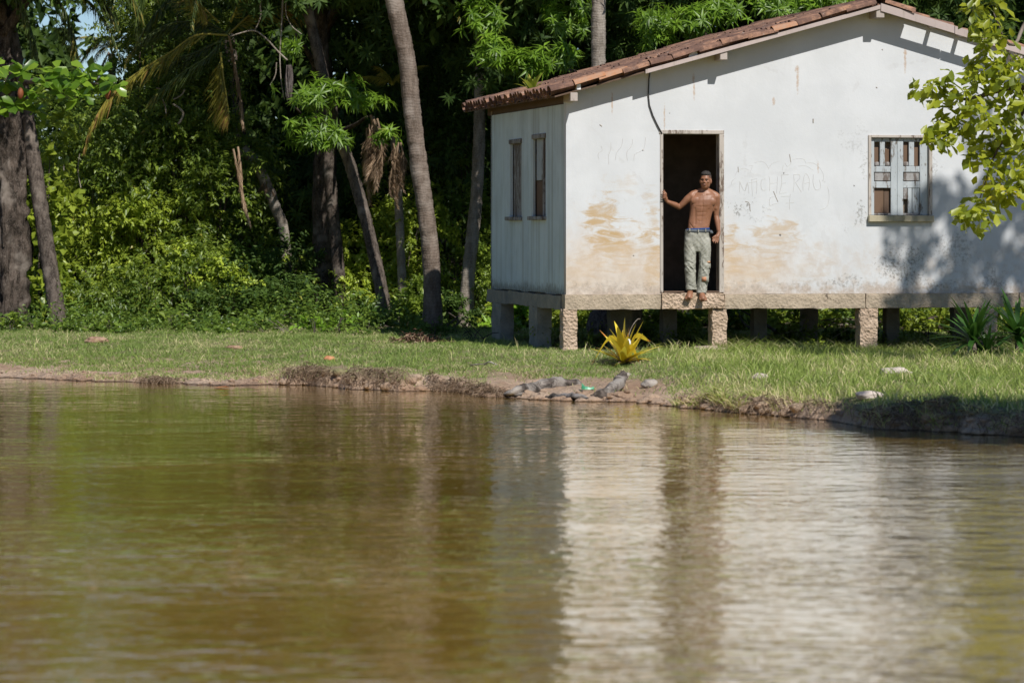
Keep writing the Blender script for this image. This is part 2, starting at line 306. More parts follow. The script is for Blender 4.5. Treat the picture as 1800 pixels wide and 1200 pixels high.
M['husk_dark'] = simple('husk_dark', (.22, .13, .08), (.38, .25, .17), .95)
M['debris'] = leaf_mat('debris', (.13, .07, .045), (.33, .20, .14), (.4, .3, .2), .8, trans=0, rough=.9)
M['white_scrap'] = simple('white_scrap', (.7, .7, .68), (.8, .8, .8), .5)
M['fruit'] = simple('fruit', (.16, .045, .02), (.24, .08, .03), .6)
M['rust'] = simple('rust', (.14, .06, .035), (.24, .11, .06), .8)
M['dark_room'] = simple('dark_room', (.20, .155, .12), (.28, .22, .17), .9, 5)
M['white_tab'] = simple('white_tab', (.72, .73, .72), (.8, .8, .8), .8)
# ---------------------------------------------------------------- geometry builders
def box(v, f, x0, x1, y0, y1, z0, z1):
    k = len(v); v += [(x0, y0, z0), (x1, y0, z0), (x1, y1, z0), (x0, y1, z0), (x0, y0, z1), (x1, y0, z1), (x1, y1, z1), (x0, y1, z1)]
    f += [(k, k + 3, k + 2, k + 1), (k + 4, k + 5, k + 6, k + 7), (k, k + 1, k + 5, k + 4), (k + 1, k + 2, k + 6, k + 5), (k + 2, k + 3, k + 7, k + 6), (k + 3, k, k + 4, k + 7)]
def box_obj(name, x0, x1, y0, y1, z0, z1, mat, parent=None, bev=.006, **k):
    v, f = [], []; box(v, f, min(x0, x1), max(x0, x1), min(y0, y1), max(y0, y1), min(z0, z1), max(z0, z1)); me = pyd(name, v, f)
    if bev:
        bm = bmesh.new(); bm.from_mesh(me); bmesh.ops.bevel(bm, geom=bm.edges[:], offset=bev, segments=1, affect='EDGES'); bm.to_mesh(me); bm.free()
    return link(name, me, mat, parent, **k)
def rough_box(name, x0, x1, y0, y1, z0, z1, mat, parent=None, step=.06, amp=.012, seed=0, fr=7, **k):
    bm = bmesh.new(); bmesh.ops.create_cube(bm, size=1)
    sx, sy, sz = abs(x1 - x0), abs(y1 - y0), abs(z1 - z0)
    for ax, s in ((0, sx), (1, sy), (2, sz)):
        n = max(1, int(s / step))
        if n > 1:
            ed = [e for e in bm.edges if abs((e.verts[0].co - e.verts[1].co)[ax]) > .5 / 1 and abs((e.verts[0].co - e.verts[1].co).length - abs((e.verts[0].co - e.verts[1].co)[ax])) < 1e-6 and abs((e.verts[0].co - e.verts[1].co)[ax]) > .99]
            bmesh.ops.subdivide_edges(bm, edges=ed, cuts=n - 1, use_grid_fill=True)
    cx, cy, cz = (x0 + x1) / 2, (y0 + y1) / 2, (z0 + z1) / 2
    for vv in bm.verts:
        c = vv.co; p = Vector((cx + c.x * sx, cy + c.y * sy, cz + c.z * sz)); q = p * fr + Vector((seed * 3.1, seed, 0))
        d = mnoise.noise_vector(q) * amp + mnoise.noise_vector(q * 3) * amp * .5
        corner = sum(abs(abs(t) - .5) < 1e-4 for t in c)
        if corner >= 2: d -= Vector((c.x, c.y, c.z)).normalized() * amp * (.6 + mnoise.noise(q * .8) * 1.5)
        vv.co = p + d
    me = bpy.data.meshes.new(name); bm.to_mesh(me); bm.free(); return link(name, me, mat, parent, **k)
def tube_arr(pts, rad, sides=8, cap=True):
    pts = np.array([tuple(p) for p in pts], float); n = len(pts); rad = np.broadcast_to(np.asarray(rad, float), (n,))
    T = np.gradient(pts, axis=0); T /= np.linalg.norm(T, axis=1, keepdims=True) + 1e-9
    ref = np.array([0, 0, 1.0]) if abs(T[0, 2]) < .9 else np.array([1.0, 0, 0])
    V = []; a = np.arange(sides) / sides * 2 * np.pi; A = np.cross(T[0], ref); A /= np.linalg.norm(A)
    for i in range(n):
        A = A - T[i] * np.dot(A, T[i]); A /= np.linalg.norm(A); B = np.cross(T[i], A)
        V.append(pts[i] + rad[i] * (np.outer(np.cos(a), A) + np.outer(np.sin(a), B)))
    V = np.concatenate(V); F = []
    for i in range(n - 1):
        for j in range(sides):
            F.append((i * sides + j, i * sides + (j + 1) % sides, (i + 1) * sides + (j + 1) % sides, (i + 1) * sides + j))
    return V, F
def tube(name, pts, rad, mat, parent=None, sides=8, **k):
    V, F = tube_arr(pts, rad, sides); F = list(F); n = len(V); F.append(tuple(range(sides))[::-1]); F.append(tuple(range(n - sides, n)))
    return link(name, pyd(name, V, F), mat, parent, smooth=True, **k)
def tubes(name, lst, mat, parent=None, sides=5, **k):
    Vs, Fs, o = [], [], 0
    for pts, rad in lst:
        V, F = tube_arr(pts, rad, sides); Vs.append(V); Fs += [tuple(i + o for i in q) for q in F]; o += len(V)
    return link(name, pyd(name, np.concatenate(Vs), Fs), mat, parent, smooth=True, **k)
def spline(ps, n):               # smooth curve through a few points
    ps = [Vector(p) for p in ps]; q = [ps[0] * 2 - ps[1]] + ps + [ps[-1] * 2 - ps[-2]]; out = []
    for t in np.linspace(0, len(ps) - 1 - 1e-6, n):
        i = int(t); f = t - i; a, b, c, d = q[i], q[i + 1], q[i + 2], q[i + 3]
        out.append(.5 * ((2 * b) + (c - a) * f + (2 * a - 5 * b + 4 * c - d) * f * f + (3 * b - a - 3 * c + d) * f ** 3))
    return out
def nrm(a): return a / (np.linalg.norm(a, axis=-1, keepdims=True) + 1e-9)
T4 = (np.array([(0, 0, 0), (.45, .5, .10), (1, 0, -.10), (.45, -.5, .10)]), [(0, 2, 1), (0, 3, 2)])
T8 = (np.array([(0, 0, 0), (.32, .5, .06), (.32, -.5, .06), (.5, 0, 0), (1, 0, -.22)]), [(0, 3, 1), (0, 2, 3), (1, 3, 4), (3, 2, 4)])
TB = (np.array([(0, 0, 0), (.35, .3, .05), (.35, 0, -.01), (.35, -.3, .05), (.75, .5, .0), (.75, 0, -.07), (.75, -.5, .0), (1, 0, -.14)]),
      [(0, 2, 1), (0, 3, 2), (1, 2, 5), (1, 5, 4), (2, 3, 6), (2, 6, 5), (4, 5, 7), (5, 6, 7)])
def leaves(pos, d, up, L, W, tmpl, rnd=None):
    tv, tf = tmpl; d = nrm(d); s = nrm(np.cross(up, d)); u = np.cross(d, s); n = len(pos)
    L = np.broadcast_to(L, (n,)); W = np.broadcast_to(W, (n,))
    V = pos[:, None, :] + d[:, None, :] * (tv[None, :, 0:1] * L[:, None, None]) + s[:, None, :] * (tv[None, :, 1:2] * W[:, None, None]) + u[:, None, :] * (tv[None, :, 2:3] * L[:, None, None])
    F = (np.asarray(tf)[None] + (np.arange(n) * len(tv))[:, None, None]).reshape(-1, 3)
    if rnd is None: rnd = rng.random(n)
    return V.reshape(-1, 3), F, np.repeat(rnd, len(tv))
def join(parts):
    o = 0; Vs, Fs, As = [], [], []
    for V, F, A in parts: Vs.append(V); Fs.append(F + o); As.append(A); o += len(V)
    return np.concatenate(Vs), np.concatenate(Fs), np.concatenate(As)
def rdir(n):
    v = rng.normal(size=(n, 3)); return nrm(v)
def blob_points(c, r, n, shell=.55):    # twig starts in an ellipsoid, more of them near its skin
    d = rdir(n); q = rng.random(n) ** (1 / 3) * (1 - shell) + shell * rng.random(n) ** .15
    return np.asarray(c) + d * q[:, None] * np.asarray(r), d
def twigs(c, r, nt, k=12, L=.1, W=.45, tl=.45, droop=.25, tmpl=T4, clump=9, up=.35):
    c = np.asarray(c, float); r = np.asarray(r, float)
    sub, sd = blob_points(c, r * .8, clump, .8)
    idx = rng.integers(0, clump, nt); sr = r * rng.uniform(.3, .6)
    off = rng.normal(size=(nt, 3)) * sr * .55; A = sub[idx] + off
    D = nrm(sd[idx] * .8 + nrm(off) * .7 + rdir(nt) * .6 + np.array([0, 0, up]))
    t = np.linspace(.12, 1, k); ln = tl * rng.uniform(.6, 1.25, nt)
    pos = A[:, None] + D[:, None] * (t[None, :, None] * ln[:, None, None]); pos[:, :, 2] -= (t ** 2)[None] * droop * ln[:, None]
    side = nrm(np.cross(D, rdir(nt))); sg = np.where(np.arange(k) % 2, 1, -1)
    tang = D[:, None] + np.array([0, 0, -1.0]) * (2 * t * droop)[None, :, None]
    ld = nrm(tang) * .55 + side[:, None] * sg[None, :, None] * .9 + rng.normal(size=(nt, k, 3)) * .25; ld[:, :, 2] -= .25
    upv = np.broadcast_to(np.array([0, 0, 1.0]), ld.shape) + rng.normal(size=ld.shape) * .45 + np.array([.15, -.35, 0])
    n = nt * k; sz = L * rng.uniform(.65, 1.25, n)
    rr = np.clip(np.repeat(rng.random(nt) * .6, k) + rng.random(n) * .4, 0, 1)
    return leaves(pos.reshape(-1, 3), ld.reshape(-1, 3), upv.reshape(-1, 3), sz, sz * W, tmpl, rr)
def rosettes(c, r, nr, k=10, L=.17, W=.24, clump=7, spread=.5):
    c = np.asarray(c, float); r = np.asarray(r, float); sub, sd = blob_points(c, r * .75, clump, .8)
    idx = rng.integers(0, clump, nr); off = rng.normal(size=(nr, 3)) * r * spread * .5; A = sub[idx] + off
    D = nrm(sd[idx] * .6 + nrm(off) * .5 + rdir(nr) * .35 + np.array([.1, -.35, .55]))
    a = rng.random((nr, 1)) * 6.28 + np.arange(k)[None] * 2.4; tl = rng.uniform(-.1, .75, (nr, k))
    s = nrm(np.cross(D, np.array([.3, .2, 1.0]))); b = np.cross(D, s)
    ld = D[:, None] * tl[..., None] + s[:, None] * np.cos(a)[..., None] + b[:, None] * np.sin(a)[..., None]; ld[..., 2] -= .22
    pos = A[:, None] - D[:, None] * (rng.random((nr, k)) * .07)[..., None]
    upv = np.broadcast_to(D[:, None] + np.array([0, 0, .4]), ld.shape); n = nr * k; sz = L * rng.uniform(.6, 1.2, n)
    rr = np.clip(np.repeat(rng.random(nr) * .55, k) + rng.random(n) * .45, 0, 1)
    return leaves(pos.reshape(-1, 3), ld.reshape(-1, 3), upv.reshape(-1, 3) + rng.normal(size=(n, 3)) * .15, sz, sz * W, T8, rr)
def foliage(name, parts, mat, parent=None, origin=None, **k):
    V, F, A = join(parts)
    if origin is not None: V = V - np.asarray(origin)
    o = link(name, tri_mesh(name, V, F, A), mat, parent, **k)
    if origin is not None: o.location = origin
    return o

# ---------------------------------------------------------------- ground and water
WZ = .15
_wl = [(-200, 662), (0, 664), (120, 668), (200, 671), (400, 678), (530, 676), (620, 684), (720, 687), (800, 689), (850, 697), (900, 700), (1000, 704), (1100, 707), (1150, 710), (1200, 718), (1300, 727), (1400, 733), (1460, 741), (1500, 748), (1600, 757), (1700, 763), (1800, 768), (2000, 780), (2300, 800)]
_wx, _wy = [], []
for px, py in _wl:
    Y = (CAMZ - WZ) * FPX / (py - HORY); _wx.append((px - 900) / FPX * Y); _wy.append(Y)
_wx = np.array([-40] + _wx + [40.]); _wy = np.array([_wy[0] + 4] + _wy + [_wy[-1] - 14])
def YW(x):
    x = np.asarray(x, float); return np.interp(x, _wx, _wy) + (vn(x * 3.1, 0 * x, 5) - .5) * (.35 + .3 * sst(1, 3, x)) + (vn(x * 9, 0 * x, 8) - .5) * .2
def G(x, y):
    x = np.asarray(x, float); y = np.asarray(y, float); d = y - YW(x)
    hb = np.interp(x, [-9, -6.9, -6, -3.2, -2.7, -1.4, -.9, -.2, .1, 1.6, 1.9, 3.2, 3.6, 7, 9], [.10, .11, .07, .07, .19, .19, .10, .16, .05, .06, .15, .17, .26, .27, .3])
    wb = np.interp(x, [-9, -6, -3.2, -2.7, -1.4, -.9, .1, 1.6, 1.9, 9], [.5, .3, .3, .12, .12, .2, .7, .6, .2, .12])
    top = np.interp(x, [-9, -1, 3, 8], [.46, .43, .40, .34]) - WZ
    L = np.interp(x, [-9, -2, 1, 3, 9], [8, 7, 6, 4, 4]); hb = hb * np.interp(x, [-1, 3, 9], [.9, .8, .85])
    up = hb * (1 - np.exp(-np.clip(d, 0, None) / wb)) + (top - hb) * sst(0, 1, d / L)
    lump = (fbm(x * 2.2, y * 2.2, 3) - .5) * (.10 + .10 * sst(1, 3, x) * sst(2, .3, d)) * sst(0, .4, d) + (fbm(x * 9, y * 9, 13) - .5) * .07 * sst(-.05, .2, d) + (fbm(x * 16, y * 16, 23, 3) - .5) * .09 * sst(.02, .1, d) * sst(.9, .3, d) + (vn(x * 5.5, y * 7, 29) - .45) * .13 * sst(.02, .15, d) * sst(.8, .35, d) * sst(-3, -2.6, x)
    return WZ + np.where(d > 0, up + lump, np.clip(d * .45, -1.4, 0))
xs = np.concatenate([[-400, -120, -50, -25, -14], np.arange(-9, 9.01, .055), [14, 25, 50, 120, 400]])
ys = np.concatenate([[-400, -60, 5, 20, 25, 27.5], np.arange(29, 56.5, .055), [59, 63, 68, 80, 110, 200, 600]])
gx, gy = np.meshgrid(xs, ys); gz = G(gx, gy)
nx, ny = len(xs), len(ys); ii = (np.arange(ny - 1)[:, None] * nx + np.arange(nx - 1)[None]).ravel()
ground = link('ground', tri_mesh('ground', np.stack([gx.ravel(), gy.ravel(), gz.ravel()], 1), np.stack([ii, ii + 1, ii + nx + 1, ii + nx], 1), smooth=True), M['earth'], kind='structure')
wat = link('river_water', pyd('river_water', [(-300, -300, WZ), (300, -300, WZ), (300, 62, WZ), (-300, 62, WZ)], [(0, 1, 2, 3)]), M['water'], kind='structure')

def PG(px, py, y0=30.0, y1=62.0):     # where the ray through (px,py) first meets the ground
    Y = np.arange(y0, y1, .03); x = (px - 900) / FPX * Y; z = CAMZ - (py - HORY) / FPX * Y; k = np.nonzero(z <= G(x, Y))[0]
    Y = float(Y[k[0]]) if len(k) else y1; return P(px, py, Y)
# ---------------------------------------------------------------- the house
house = empty('stilt_house', (HX, HY, 0), TH, label='white plastered house on stilts with clay tile roof and open doorway', cat='house')
def ub(px, w=0): return U(px, w)
UA = 4.31; UR = 8.62; ZR = 5.10; SL = .277; DEP = 5.04; OV = .33
def zroof(u): return ZR - SL * abs(u - UA)
door_u0, door_u1, door_z1 = U(1163), U(1271), ZF(1215, 236); ZB = 1.185
win_u0, win_u1, win_z0, win_z1 = U(1527), U(1637), ZF(1580, 388), ZF(1580, 238)
def wall_front():
    bm = bmesh.new(); step = .12
    def loop(pts):
        vs_ = [bm.verts.new((p[0], 0, p[1])) for p in pts]; return [bm.edges.new((vs_[i], vs_[(i + 1) % len(vs_)])) for i in range(len(vs_))]
    e = loop([(0, ZB), (door_u0, ZB), (door_u0, door_z1), (door_u1, door_z1), (door_u1, ZB), (UR, ZB), (UR, zroof(UR) - .03), (UA, ZR - .03), (0, zroof(0) - .03)])
    e += loop([(win_u0, win_z0), (win_u0, win_z1), (win_u1, win_z1), (win_u1, win_z0)])
    r = bmesh.ops.triangle_fill(bm, edges=e, use_beauty=True)
    faces = [f for f in bm.faces]
    ex = bmesh.ops.extrude_face_region(bm, geom=faces)
    for g in ex['geom']:
        if isinstance(g, bmesh.types.BMVert): g.co.y += .14
    bmesh.ops.recalc_face_normals(bm, faces=bm.faces[:]); me = bpy.data.meshes.new('front_wall'); bm.to_mesh(me); bm.free(); return me
link('front_wall', wall_front(), M['plaster'], house)
# side wall: upright boards with two narrow windows between them
def wv(px): # depth along the side wall (u=0) seen at px
    k = (px - 900) / FPX; return (HX - k * HY) / (ST + k * CT)
def zs(px, py):
    w = wv(px); return CAMZ - (py - HORY) / FPX * (HY + w * CT)
w_corner = .14
segs = [(863, 880, None), (880, 897, None), (897, 917, (249, 381)), (917, 928, None), (928, 937, None), (937, 959, (240, 380)), (959, 978, None), (978, 991.5, None)]
for i, (a, b, wn_) in enumerate(segs):
    w1, w0 = wv(a), wv(b); m = M['side_paint'] if i % 3 else M['side_paint_b']; th = .035 + .006 * (i % 2); g = .0018
    ztop = zroof(0) - .16
    if wn_ is None: box_obj('plank', .0 - .002 * (i % 2), th, w0 + g, w1 - g, ZB + .01 * (i % 3 - 1), ztop, m, house, .0025)
    else:
        zt, zb = zs((a + b) / 2, wn_[0]), zs((a + b) / 2, wn_[1])
        box_obj('plank', 0, th, w0 + g, w1 - g, zt, ztop, m, house, .005); box_obj('plank', 0, th, w0 + g, w1 - g, ZB, zb, m, house, .005)
        wi = empty('side_window', (0, 0, 0)); wi.parent = house
        box_obj('lintel', -.02, .06, w0 - .03, w1 + .03, zt - .03, zt + .035, M['shutter_bare'], wi, .008)
        box_obj('sill', -.07, .05, w0 - .05, w1 + .08, zb - .055, zb, M['shutter_bare'], wi, .008)
        wm = (w0 + w1) / 2
        if i == 2:
            box_obj('shutter', .05, .065, w0 + .25, w1, zb, zt - .03, M['shutter_bare'], wi, .004); box_obj('shutter', .045, .07, w0 + .01, w0 + .24, zb, zt - .03, M['shutter_bare'], wi, .004)
        else:
            box_obj('shutter', .05, .075, wm - .02, w1, zb + .5, zt - .03, M['shutter'], wi, .004); box_obj('shutter', .052, .078, wm - .02, w1, zb, zb + .49, M['brown_wood'], wi, .004)
            box_obj('mullion', .02, .05, wm - .2, wm - .12, zb, zt - .03, M['shutter_bare'], wi, .004)
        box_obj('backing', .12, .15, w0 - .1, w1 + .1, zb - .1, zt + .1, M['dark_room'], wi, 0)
box_obj('corner_post', .002, .08, w_corner + .004, w_corner + .03, ZB, zroof(0) - .14, M['shutter_bare'], house, 0)
box_obj('wall_plate', .01, .10, .15, DEP + .3, zroof(0) - .155, zroof(0) - .01, M['dark_wood'], house, .01)
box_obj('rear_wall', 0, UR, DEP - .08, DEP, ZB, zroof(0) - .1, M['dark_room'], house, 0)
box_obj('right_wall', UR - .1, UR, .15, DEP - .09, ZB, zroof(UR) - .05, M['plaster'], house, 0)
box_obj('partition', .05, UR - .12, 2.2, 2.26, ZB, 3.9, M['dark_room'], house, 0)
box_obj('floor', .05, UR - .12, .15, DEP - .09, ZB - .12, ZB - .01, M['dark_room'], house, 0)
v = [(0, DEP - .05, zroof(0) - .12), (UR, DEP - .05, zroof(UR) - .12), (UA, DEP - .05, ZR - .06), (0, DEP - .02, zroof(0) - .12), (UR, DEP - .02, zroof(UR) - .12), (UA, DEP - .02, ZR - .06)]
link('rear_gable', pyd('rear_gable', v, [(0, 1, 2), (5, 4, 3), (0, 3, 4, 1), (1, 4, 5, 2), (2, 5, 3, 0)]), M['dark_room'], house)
# base beams and pillars, crumbling concrete
uF = [-.03, U(1163) - .02, U(1272), U(1520), U(1790), UR + .05]
for i in range(5):
    rough_box('base_beam', uF[i] + .004, uF[i + 1] - .004, -.045 if i != 1 else -.085, .16, .985, 1.185 + (.02 if i == 1 else 0), M['concrete_rough'] if i == 1 else M['concrete'], house, .05, .012 if i == 1 else .007, i)
rough_box('side_beam', -.045, .12, .17, DEP + .1, .98, 1.17, M['concrete_grey'], house, .12, .010, 9)
rough_box('rear_beam', .0, UR, DEP - .12, DEP + .06, .98, 1.17, M['concrete_grey'], house, .3, .008, 10)
def pillar(u0, u1, w0, w1, zb, mat, sd, st=.035, amp=.016): rough_box('pillar', u0, u1, w0, w1, zb, .99, mat, house, st, amp, sd, 9)
pillar(U(988), U(1014), -.05, .18, .3, M['concrete_rough'], 1)
pillar(U(1250), U(1277), -.045, .18, .3, M['concrete_rough'], 2)
pillar(U(1510), U(1542), -.045, .18, .2, M['concrete_rough'], 3)
pillar(U(1722), U(1752), -.045, .18, .2, M['concrete_rough'], 4)
pillar(-.04, .17, wv(949), wv(934), .3, M['concrete_grey'], 5, .06, .012)
pillar(-.04, .17, wv(884), wv(868), .3, M['concrete_grey'], 6, .06, .012)
for j, (px, w, wd) in enumerate([(1092, 2.3, .32), (1178, 2.4, .22), (1337, 2.4, .2), (1425, 4.7, .24), (1570, 2.4, .2), (1118, 4.8, .2), (1690, 4.7, .24)]):
    u = U(px, w); pillar(u - wd / 2, u + wd / 2, w, w + .2, .3, M['concrete_grey'], 10 + j, .12, .01)
# door frame
zt = door_z1
df = empty('door_frame'); df.parent = house
box_obj('jamb', door_u0 - .022, door_u0 + .02, -.012, .16, ZB + .02, zt + .0, M['frame_wood'], df, .005)
box_obj('jamb', door_u1 - .055, door_u1 + .012, -.012, .16, ZB + .02, zt + .0, M['frame_wood'], df, .005)
box_obj('header', door_u0 - .035, door_u1 + .012, -.014, .16, zt + .002, zt + .055, M['frame_wood'], df, .005)
box_obj('threshold', door_u0 + .028, door_u1 - .058, -.02, .16, ZB + .022, ZB + .042, M['dark_wood'], df, .004)
box_obj('hinge', door_u0 + .02, door_u0 + .04, -.03, -.012, ZF(1167, 343), ZF(1167, 334), M['rust'], df, .002)
# front window, traced from its shutters
def cw(x, y): px = 1480 + x / 6.317; py = 220 + y / 6.317; return U(px), ZF(px, py)
fw = empty('front_window'); fw.parent = house
def wp(name, x0, x1, y0, y1, d0, d1, mat, bev=.004):
    a, b = cw(x0, y0), cw(x1, y1); return box_obj(name, a[0], b[0], d0, d1, b[1], a[1], mat, fw, bev)
wp('frame', 291, 322, 110, 1000, -.02, .12, M['frame_wood']); wp('frame', 965, 1000, 110, 1000, -.02, .12, M['frame_wood']); wp('frame', 323, 964, 110, 143, -.02, .12, M['frame_wood'])
wp('sill', 285, 1008, 1003, 1075, -.07, .12, M['sill_wood'], .008)
SH, SB = M['shutter'], M['shutter_bare']
for x0, x1 in ((324, 366), (551, 621), (623, 688), (873, 963)): wp('stile', x0, x1, 145, 1000, .03, .07, SH)
for x0, x1 in ((367, 550), (689, 872)):
    wp('rail', x0, x1, 145, 186, .034, .066, SH); wp('rail', x0, x1, 456, 522, .034, .066, SH); wp('rail', x0, x1, 625, 698, .034, .066, SH); wp('rail', x0, x1, 978, 1000, .034, .066, SB)
    wp('panel', x0 + 8, x1 - 6, 530, 618, .045, .062, SB)
wp('bar', 431, 486, 187, 455, .036, .064, SH); wp('bar', 753, 811, 187, 455, .036, .064, SH)
wp('slat', 691, 739, 699, 822, .04, .06, SB); wp('slat', 742, 786, 699, 977, .038, .06, SH); wp('slat', 793, 870, 699, 977, .044, .062, SH)
wp('board', 369, 482, 699, 977, .075, .095, M['husk'] if 0 else M['brown_wood']); wp('board', 486, 550, 699, 977, .08, .1, M['dark_wood'])
for x0, x1, t in ((372, 430, 245), (487, 549, 265), (690, 752, 190), (812, 872, 245)): wp('board', x0, x1, t, 456, .078, .1, M['brown_wood'])
for x0, x1 in ((372, 428), (488, 548), (690, 758)): wp('packing', x0, x1, 408, 455, .05, .076, SB, .012)
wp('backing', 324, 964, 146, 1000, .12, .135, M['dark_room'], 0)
# purlins, verge boards
def purlin(u, zt_, s=.10, mat='beam_wood', w0=-OV + .02, w1=DEP + .3): box_obj('purlin', u - s / 2, u + s / 2, w0, w1, zt_ - s * 1.15, zt_, M[mat], house, .006)
purlin(UA, ZR - .035, .115); purlin(U(1272, -.3), zroof(U(1272, -.3)) - .035); purlin(.04, zroof(.04) - .035, .1, w1=.12); purlin(6.3, zroof(6.3) - .035); purlin(UR - .1, zroof(UR - .1) - .035)
box_obj('purlin_tip', U(1211, -.25), U(1226, -.25), -.25, -.01, ZF(1218, 102, -.25), ZF(1218, 91, -.25), M['white_tab'], house, .003)
box_obj('purlin_tip', U(1014, -.3), U(1021, -.3), -.3, -.01, ZF(1018, 158, -.3), ZF(1018, 142, -.3), M['white_tab'], house, .003)
def sloped(name, ua, ub_, w0, w1, dz0, dz1, mat, parent):
    za, zb = zroof(ua), zroof(ub_); v = [(ua, w0, za + dz0), (ub_, w0, zb + dz0), (ub_, w1, zb + dz0), (ua, w1, za + dz0), (ua, w0, za + dz1), (ub_, w0, zb + dz1), (ub_, w1, zb + dz1), (ua, w1, za + dz1)]
    f = [(0, 3, 2, 1), (4, 5, 6, 7), (0, 1, 5, 4), (1, 2, 6, 5), (2, 3, 7, 6), (3, 0, 4, 7)]; return link(name, pyd(name, v, f), mat, parent)
sloped('verge_board', U(1135, -OV), UA - .004, -OV, -OV + .03, -.045, .01, M['verge_wood'], house)
sloped('verge_board', UA + .004, UA + 1.05, -OV, -OV + .03, -.075, .03, M['verge_wood'], house)
sloped('verge_board', UA + 1.06, UA + 2.6, -OV, -OV + .03, -.08, .025, M['verge_wood'], house)
sloped('verge_board', UA + 2.61, UR + .2, -OV, -OV + .03, -.08, .025, M['verge_wood'], house)
roof = empty('roof'); roof.parent = house
sloped('roof_light_block', -.22, UA, -OV + .04, DEP + .9, -.028, -.008, M['dark_wood'], roof)  # solid sheets added under the tiles to keep light out
sloped('roof_light_block', UA, UA + .42, -OV + .04, DEP + .9, -.028, -.008, M['dark_wood'], roof)
sloped('roof_light_block', UA + .42, UR + .25, -.07, DEP + .9, -.028, -.008, M['dark_wood'], roof)
for k in range(5):
    u = UA + .78 + k * .40; sloped('batten', u, u + .05, -OV + .031, .3, -.06, -.03, M['beam_wood'], roof)
# clay tiles: covers (round side up) over pans (round side down)
def tile_mesh(up=True, L=.44, seed=0):
    v, f = [], []; n = 6; rs = random.Random(seed)
    for e, (x, r) in enumerate(((0, .098), (L, .078))):
        for lay in (0, 1):
            for i in range(n + 1):
                a = math.pi * i / n; rr = (r - .013 * lay); y = math.cos(a) * rr; z = math.sin(a) * rr * .78
                v.append((x, y, z if up else -z + .05))
    m_ = n + 1
    for i in range(n):
        f += [(i, i + 1, 2 * m_ + i + 1, 2 * m_ + i), (m_ + i, 3 * m_ + i, 3 * m_ + i + 1, m_ + i + 1), (i, m_ + i, m_ + i + 1, i + 1), (2 * m_ + i, 2 * m_ + i + 1, 3 * m_ + i + 1, 3 * m_ + i)]
    f += [(0, 2 * m_, 3 * m_, m_), (n, m_ + n, 3 * m_ + n, 2 * m_ + n)]
    me = pyd('tile', v, f); me.materials.append(M['tile']); me.polygons.foreach_set('use_smooth', [False] * len(me.polygons)); return me
TU, TD = tile_mesh(True), tile_mesh(False)
TN = TU.copy(); TN.materials.clear(); TN.materials.append(M['tile_new'])
ang = math.atan(SL); ntile = 0; rest = []
pitch = .205; course = .355; ncr = int((UA + .3) / math.cos(ang) / course) + 1
rt = random.Random(5)
def put_tile(me, u, w, z, flip, jz, single):
    global ntile
    o_rot = (rt.uniform(-.05, .05), -ang + rt.uniform(-.05, .035), (math.pi if flip else 0) + jz)
    if single and ntile < 300:
        o = bpy.data.objects.new('tile', me); COL.objects.link(o); o.parent = roof; o.location = (u, w, z); o.rotation_euler = o_rot; ntile += 1
    else: rest.append((me, Matrix.Translation((u, w, z)) @ Matrix.Rotation(o_rot[2], 4, 'Z') @ Matrix.Rotation(o_rot[1] if not flip else -ang + rt.uniform(-.03, .03), 4, 'Y')))
ncol = int((DEP + .9 + OV) / pitch)
for side in (0, 1):
    for c in range(ncol):
        wc = -OV + .06 + c * pitch + rt.uniform(-.008, .008)
        for k in range(ncr + (0 if side == 0 else 1)):
            s = -.30 + k * course * math.cos(ang) + rt.uniform(-.02, .02); u = s if side == 0 else UR + .28 - k * course * math.cos(ang)
            if side == 0 and u > UA - .40: continue
            if side == 1 and u < UA + .40: continue
            if side == 1 and u > UA + .75 and wc < -.03: continue
            if side == 1 and (u > UA + 2.8) and c > 0 and False: continue
            z = zroof(u) + .038 + rt.uniform(0, .03) + (.012 if k == 0 else 0)
            front = (c < (9 if side == 0 else 4)) or (side == 0 and k < 2)
            bright = side == 0 and c == 0 and k in (1, 2, 9)
            if side == 0: put_tile(TN if bright else TU, u, wc, z, False, rt.uniform(-.05, .05), front); put_tile(TD, u + .03, wc + pitch / 2, z - .036, False, rt.uniform(-.03, .03), k == 0)
            else: put_tile(TU, u, wc, z, True, rt.uniform(-.05, .05), front and u < UA + 3.2)
for k in range(16):             # ridge caps
    w = -OV + .02 + k * .38; rest.append((TU, Matrix.Translation((UA, w, ZR + .055)) @ Matrix.Rotation(R(90), 4, 'Z') @ Matrix.Rotation(R(-2), 4, 'Y') @ Matrix.Scale(1.1, 4)))
Vr, Fr, o_ = [], [], 0
for me, mt in rest:
    for q in me.vertices: Vr.append(tuple(mt @ q.co))
    for p in me.polygons: Fr.append(tuple(i + o_ for i in p.vertices))
    o_ += len(me.vertices)
link('roof_tiles', pyd('roof_tiles', Vr, Fr), M['tile'], roof, kind='stuff')
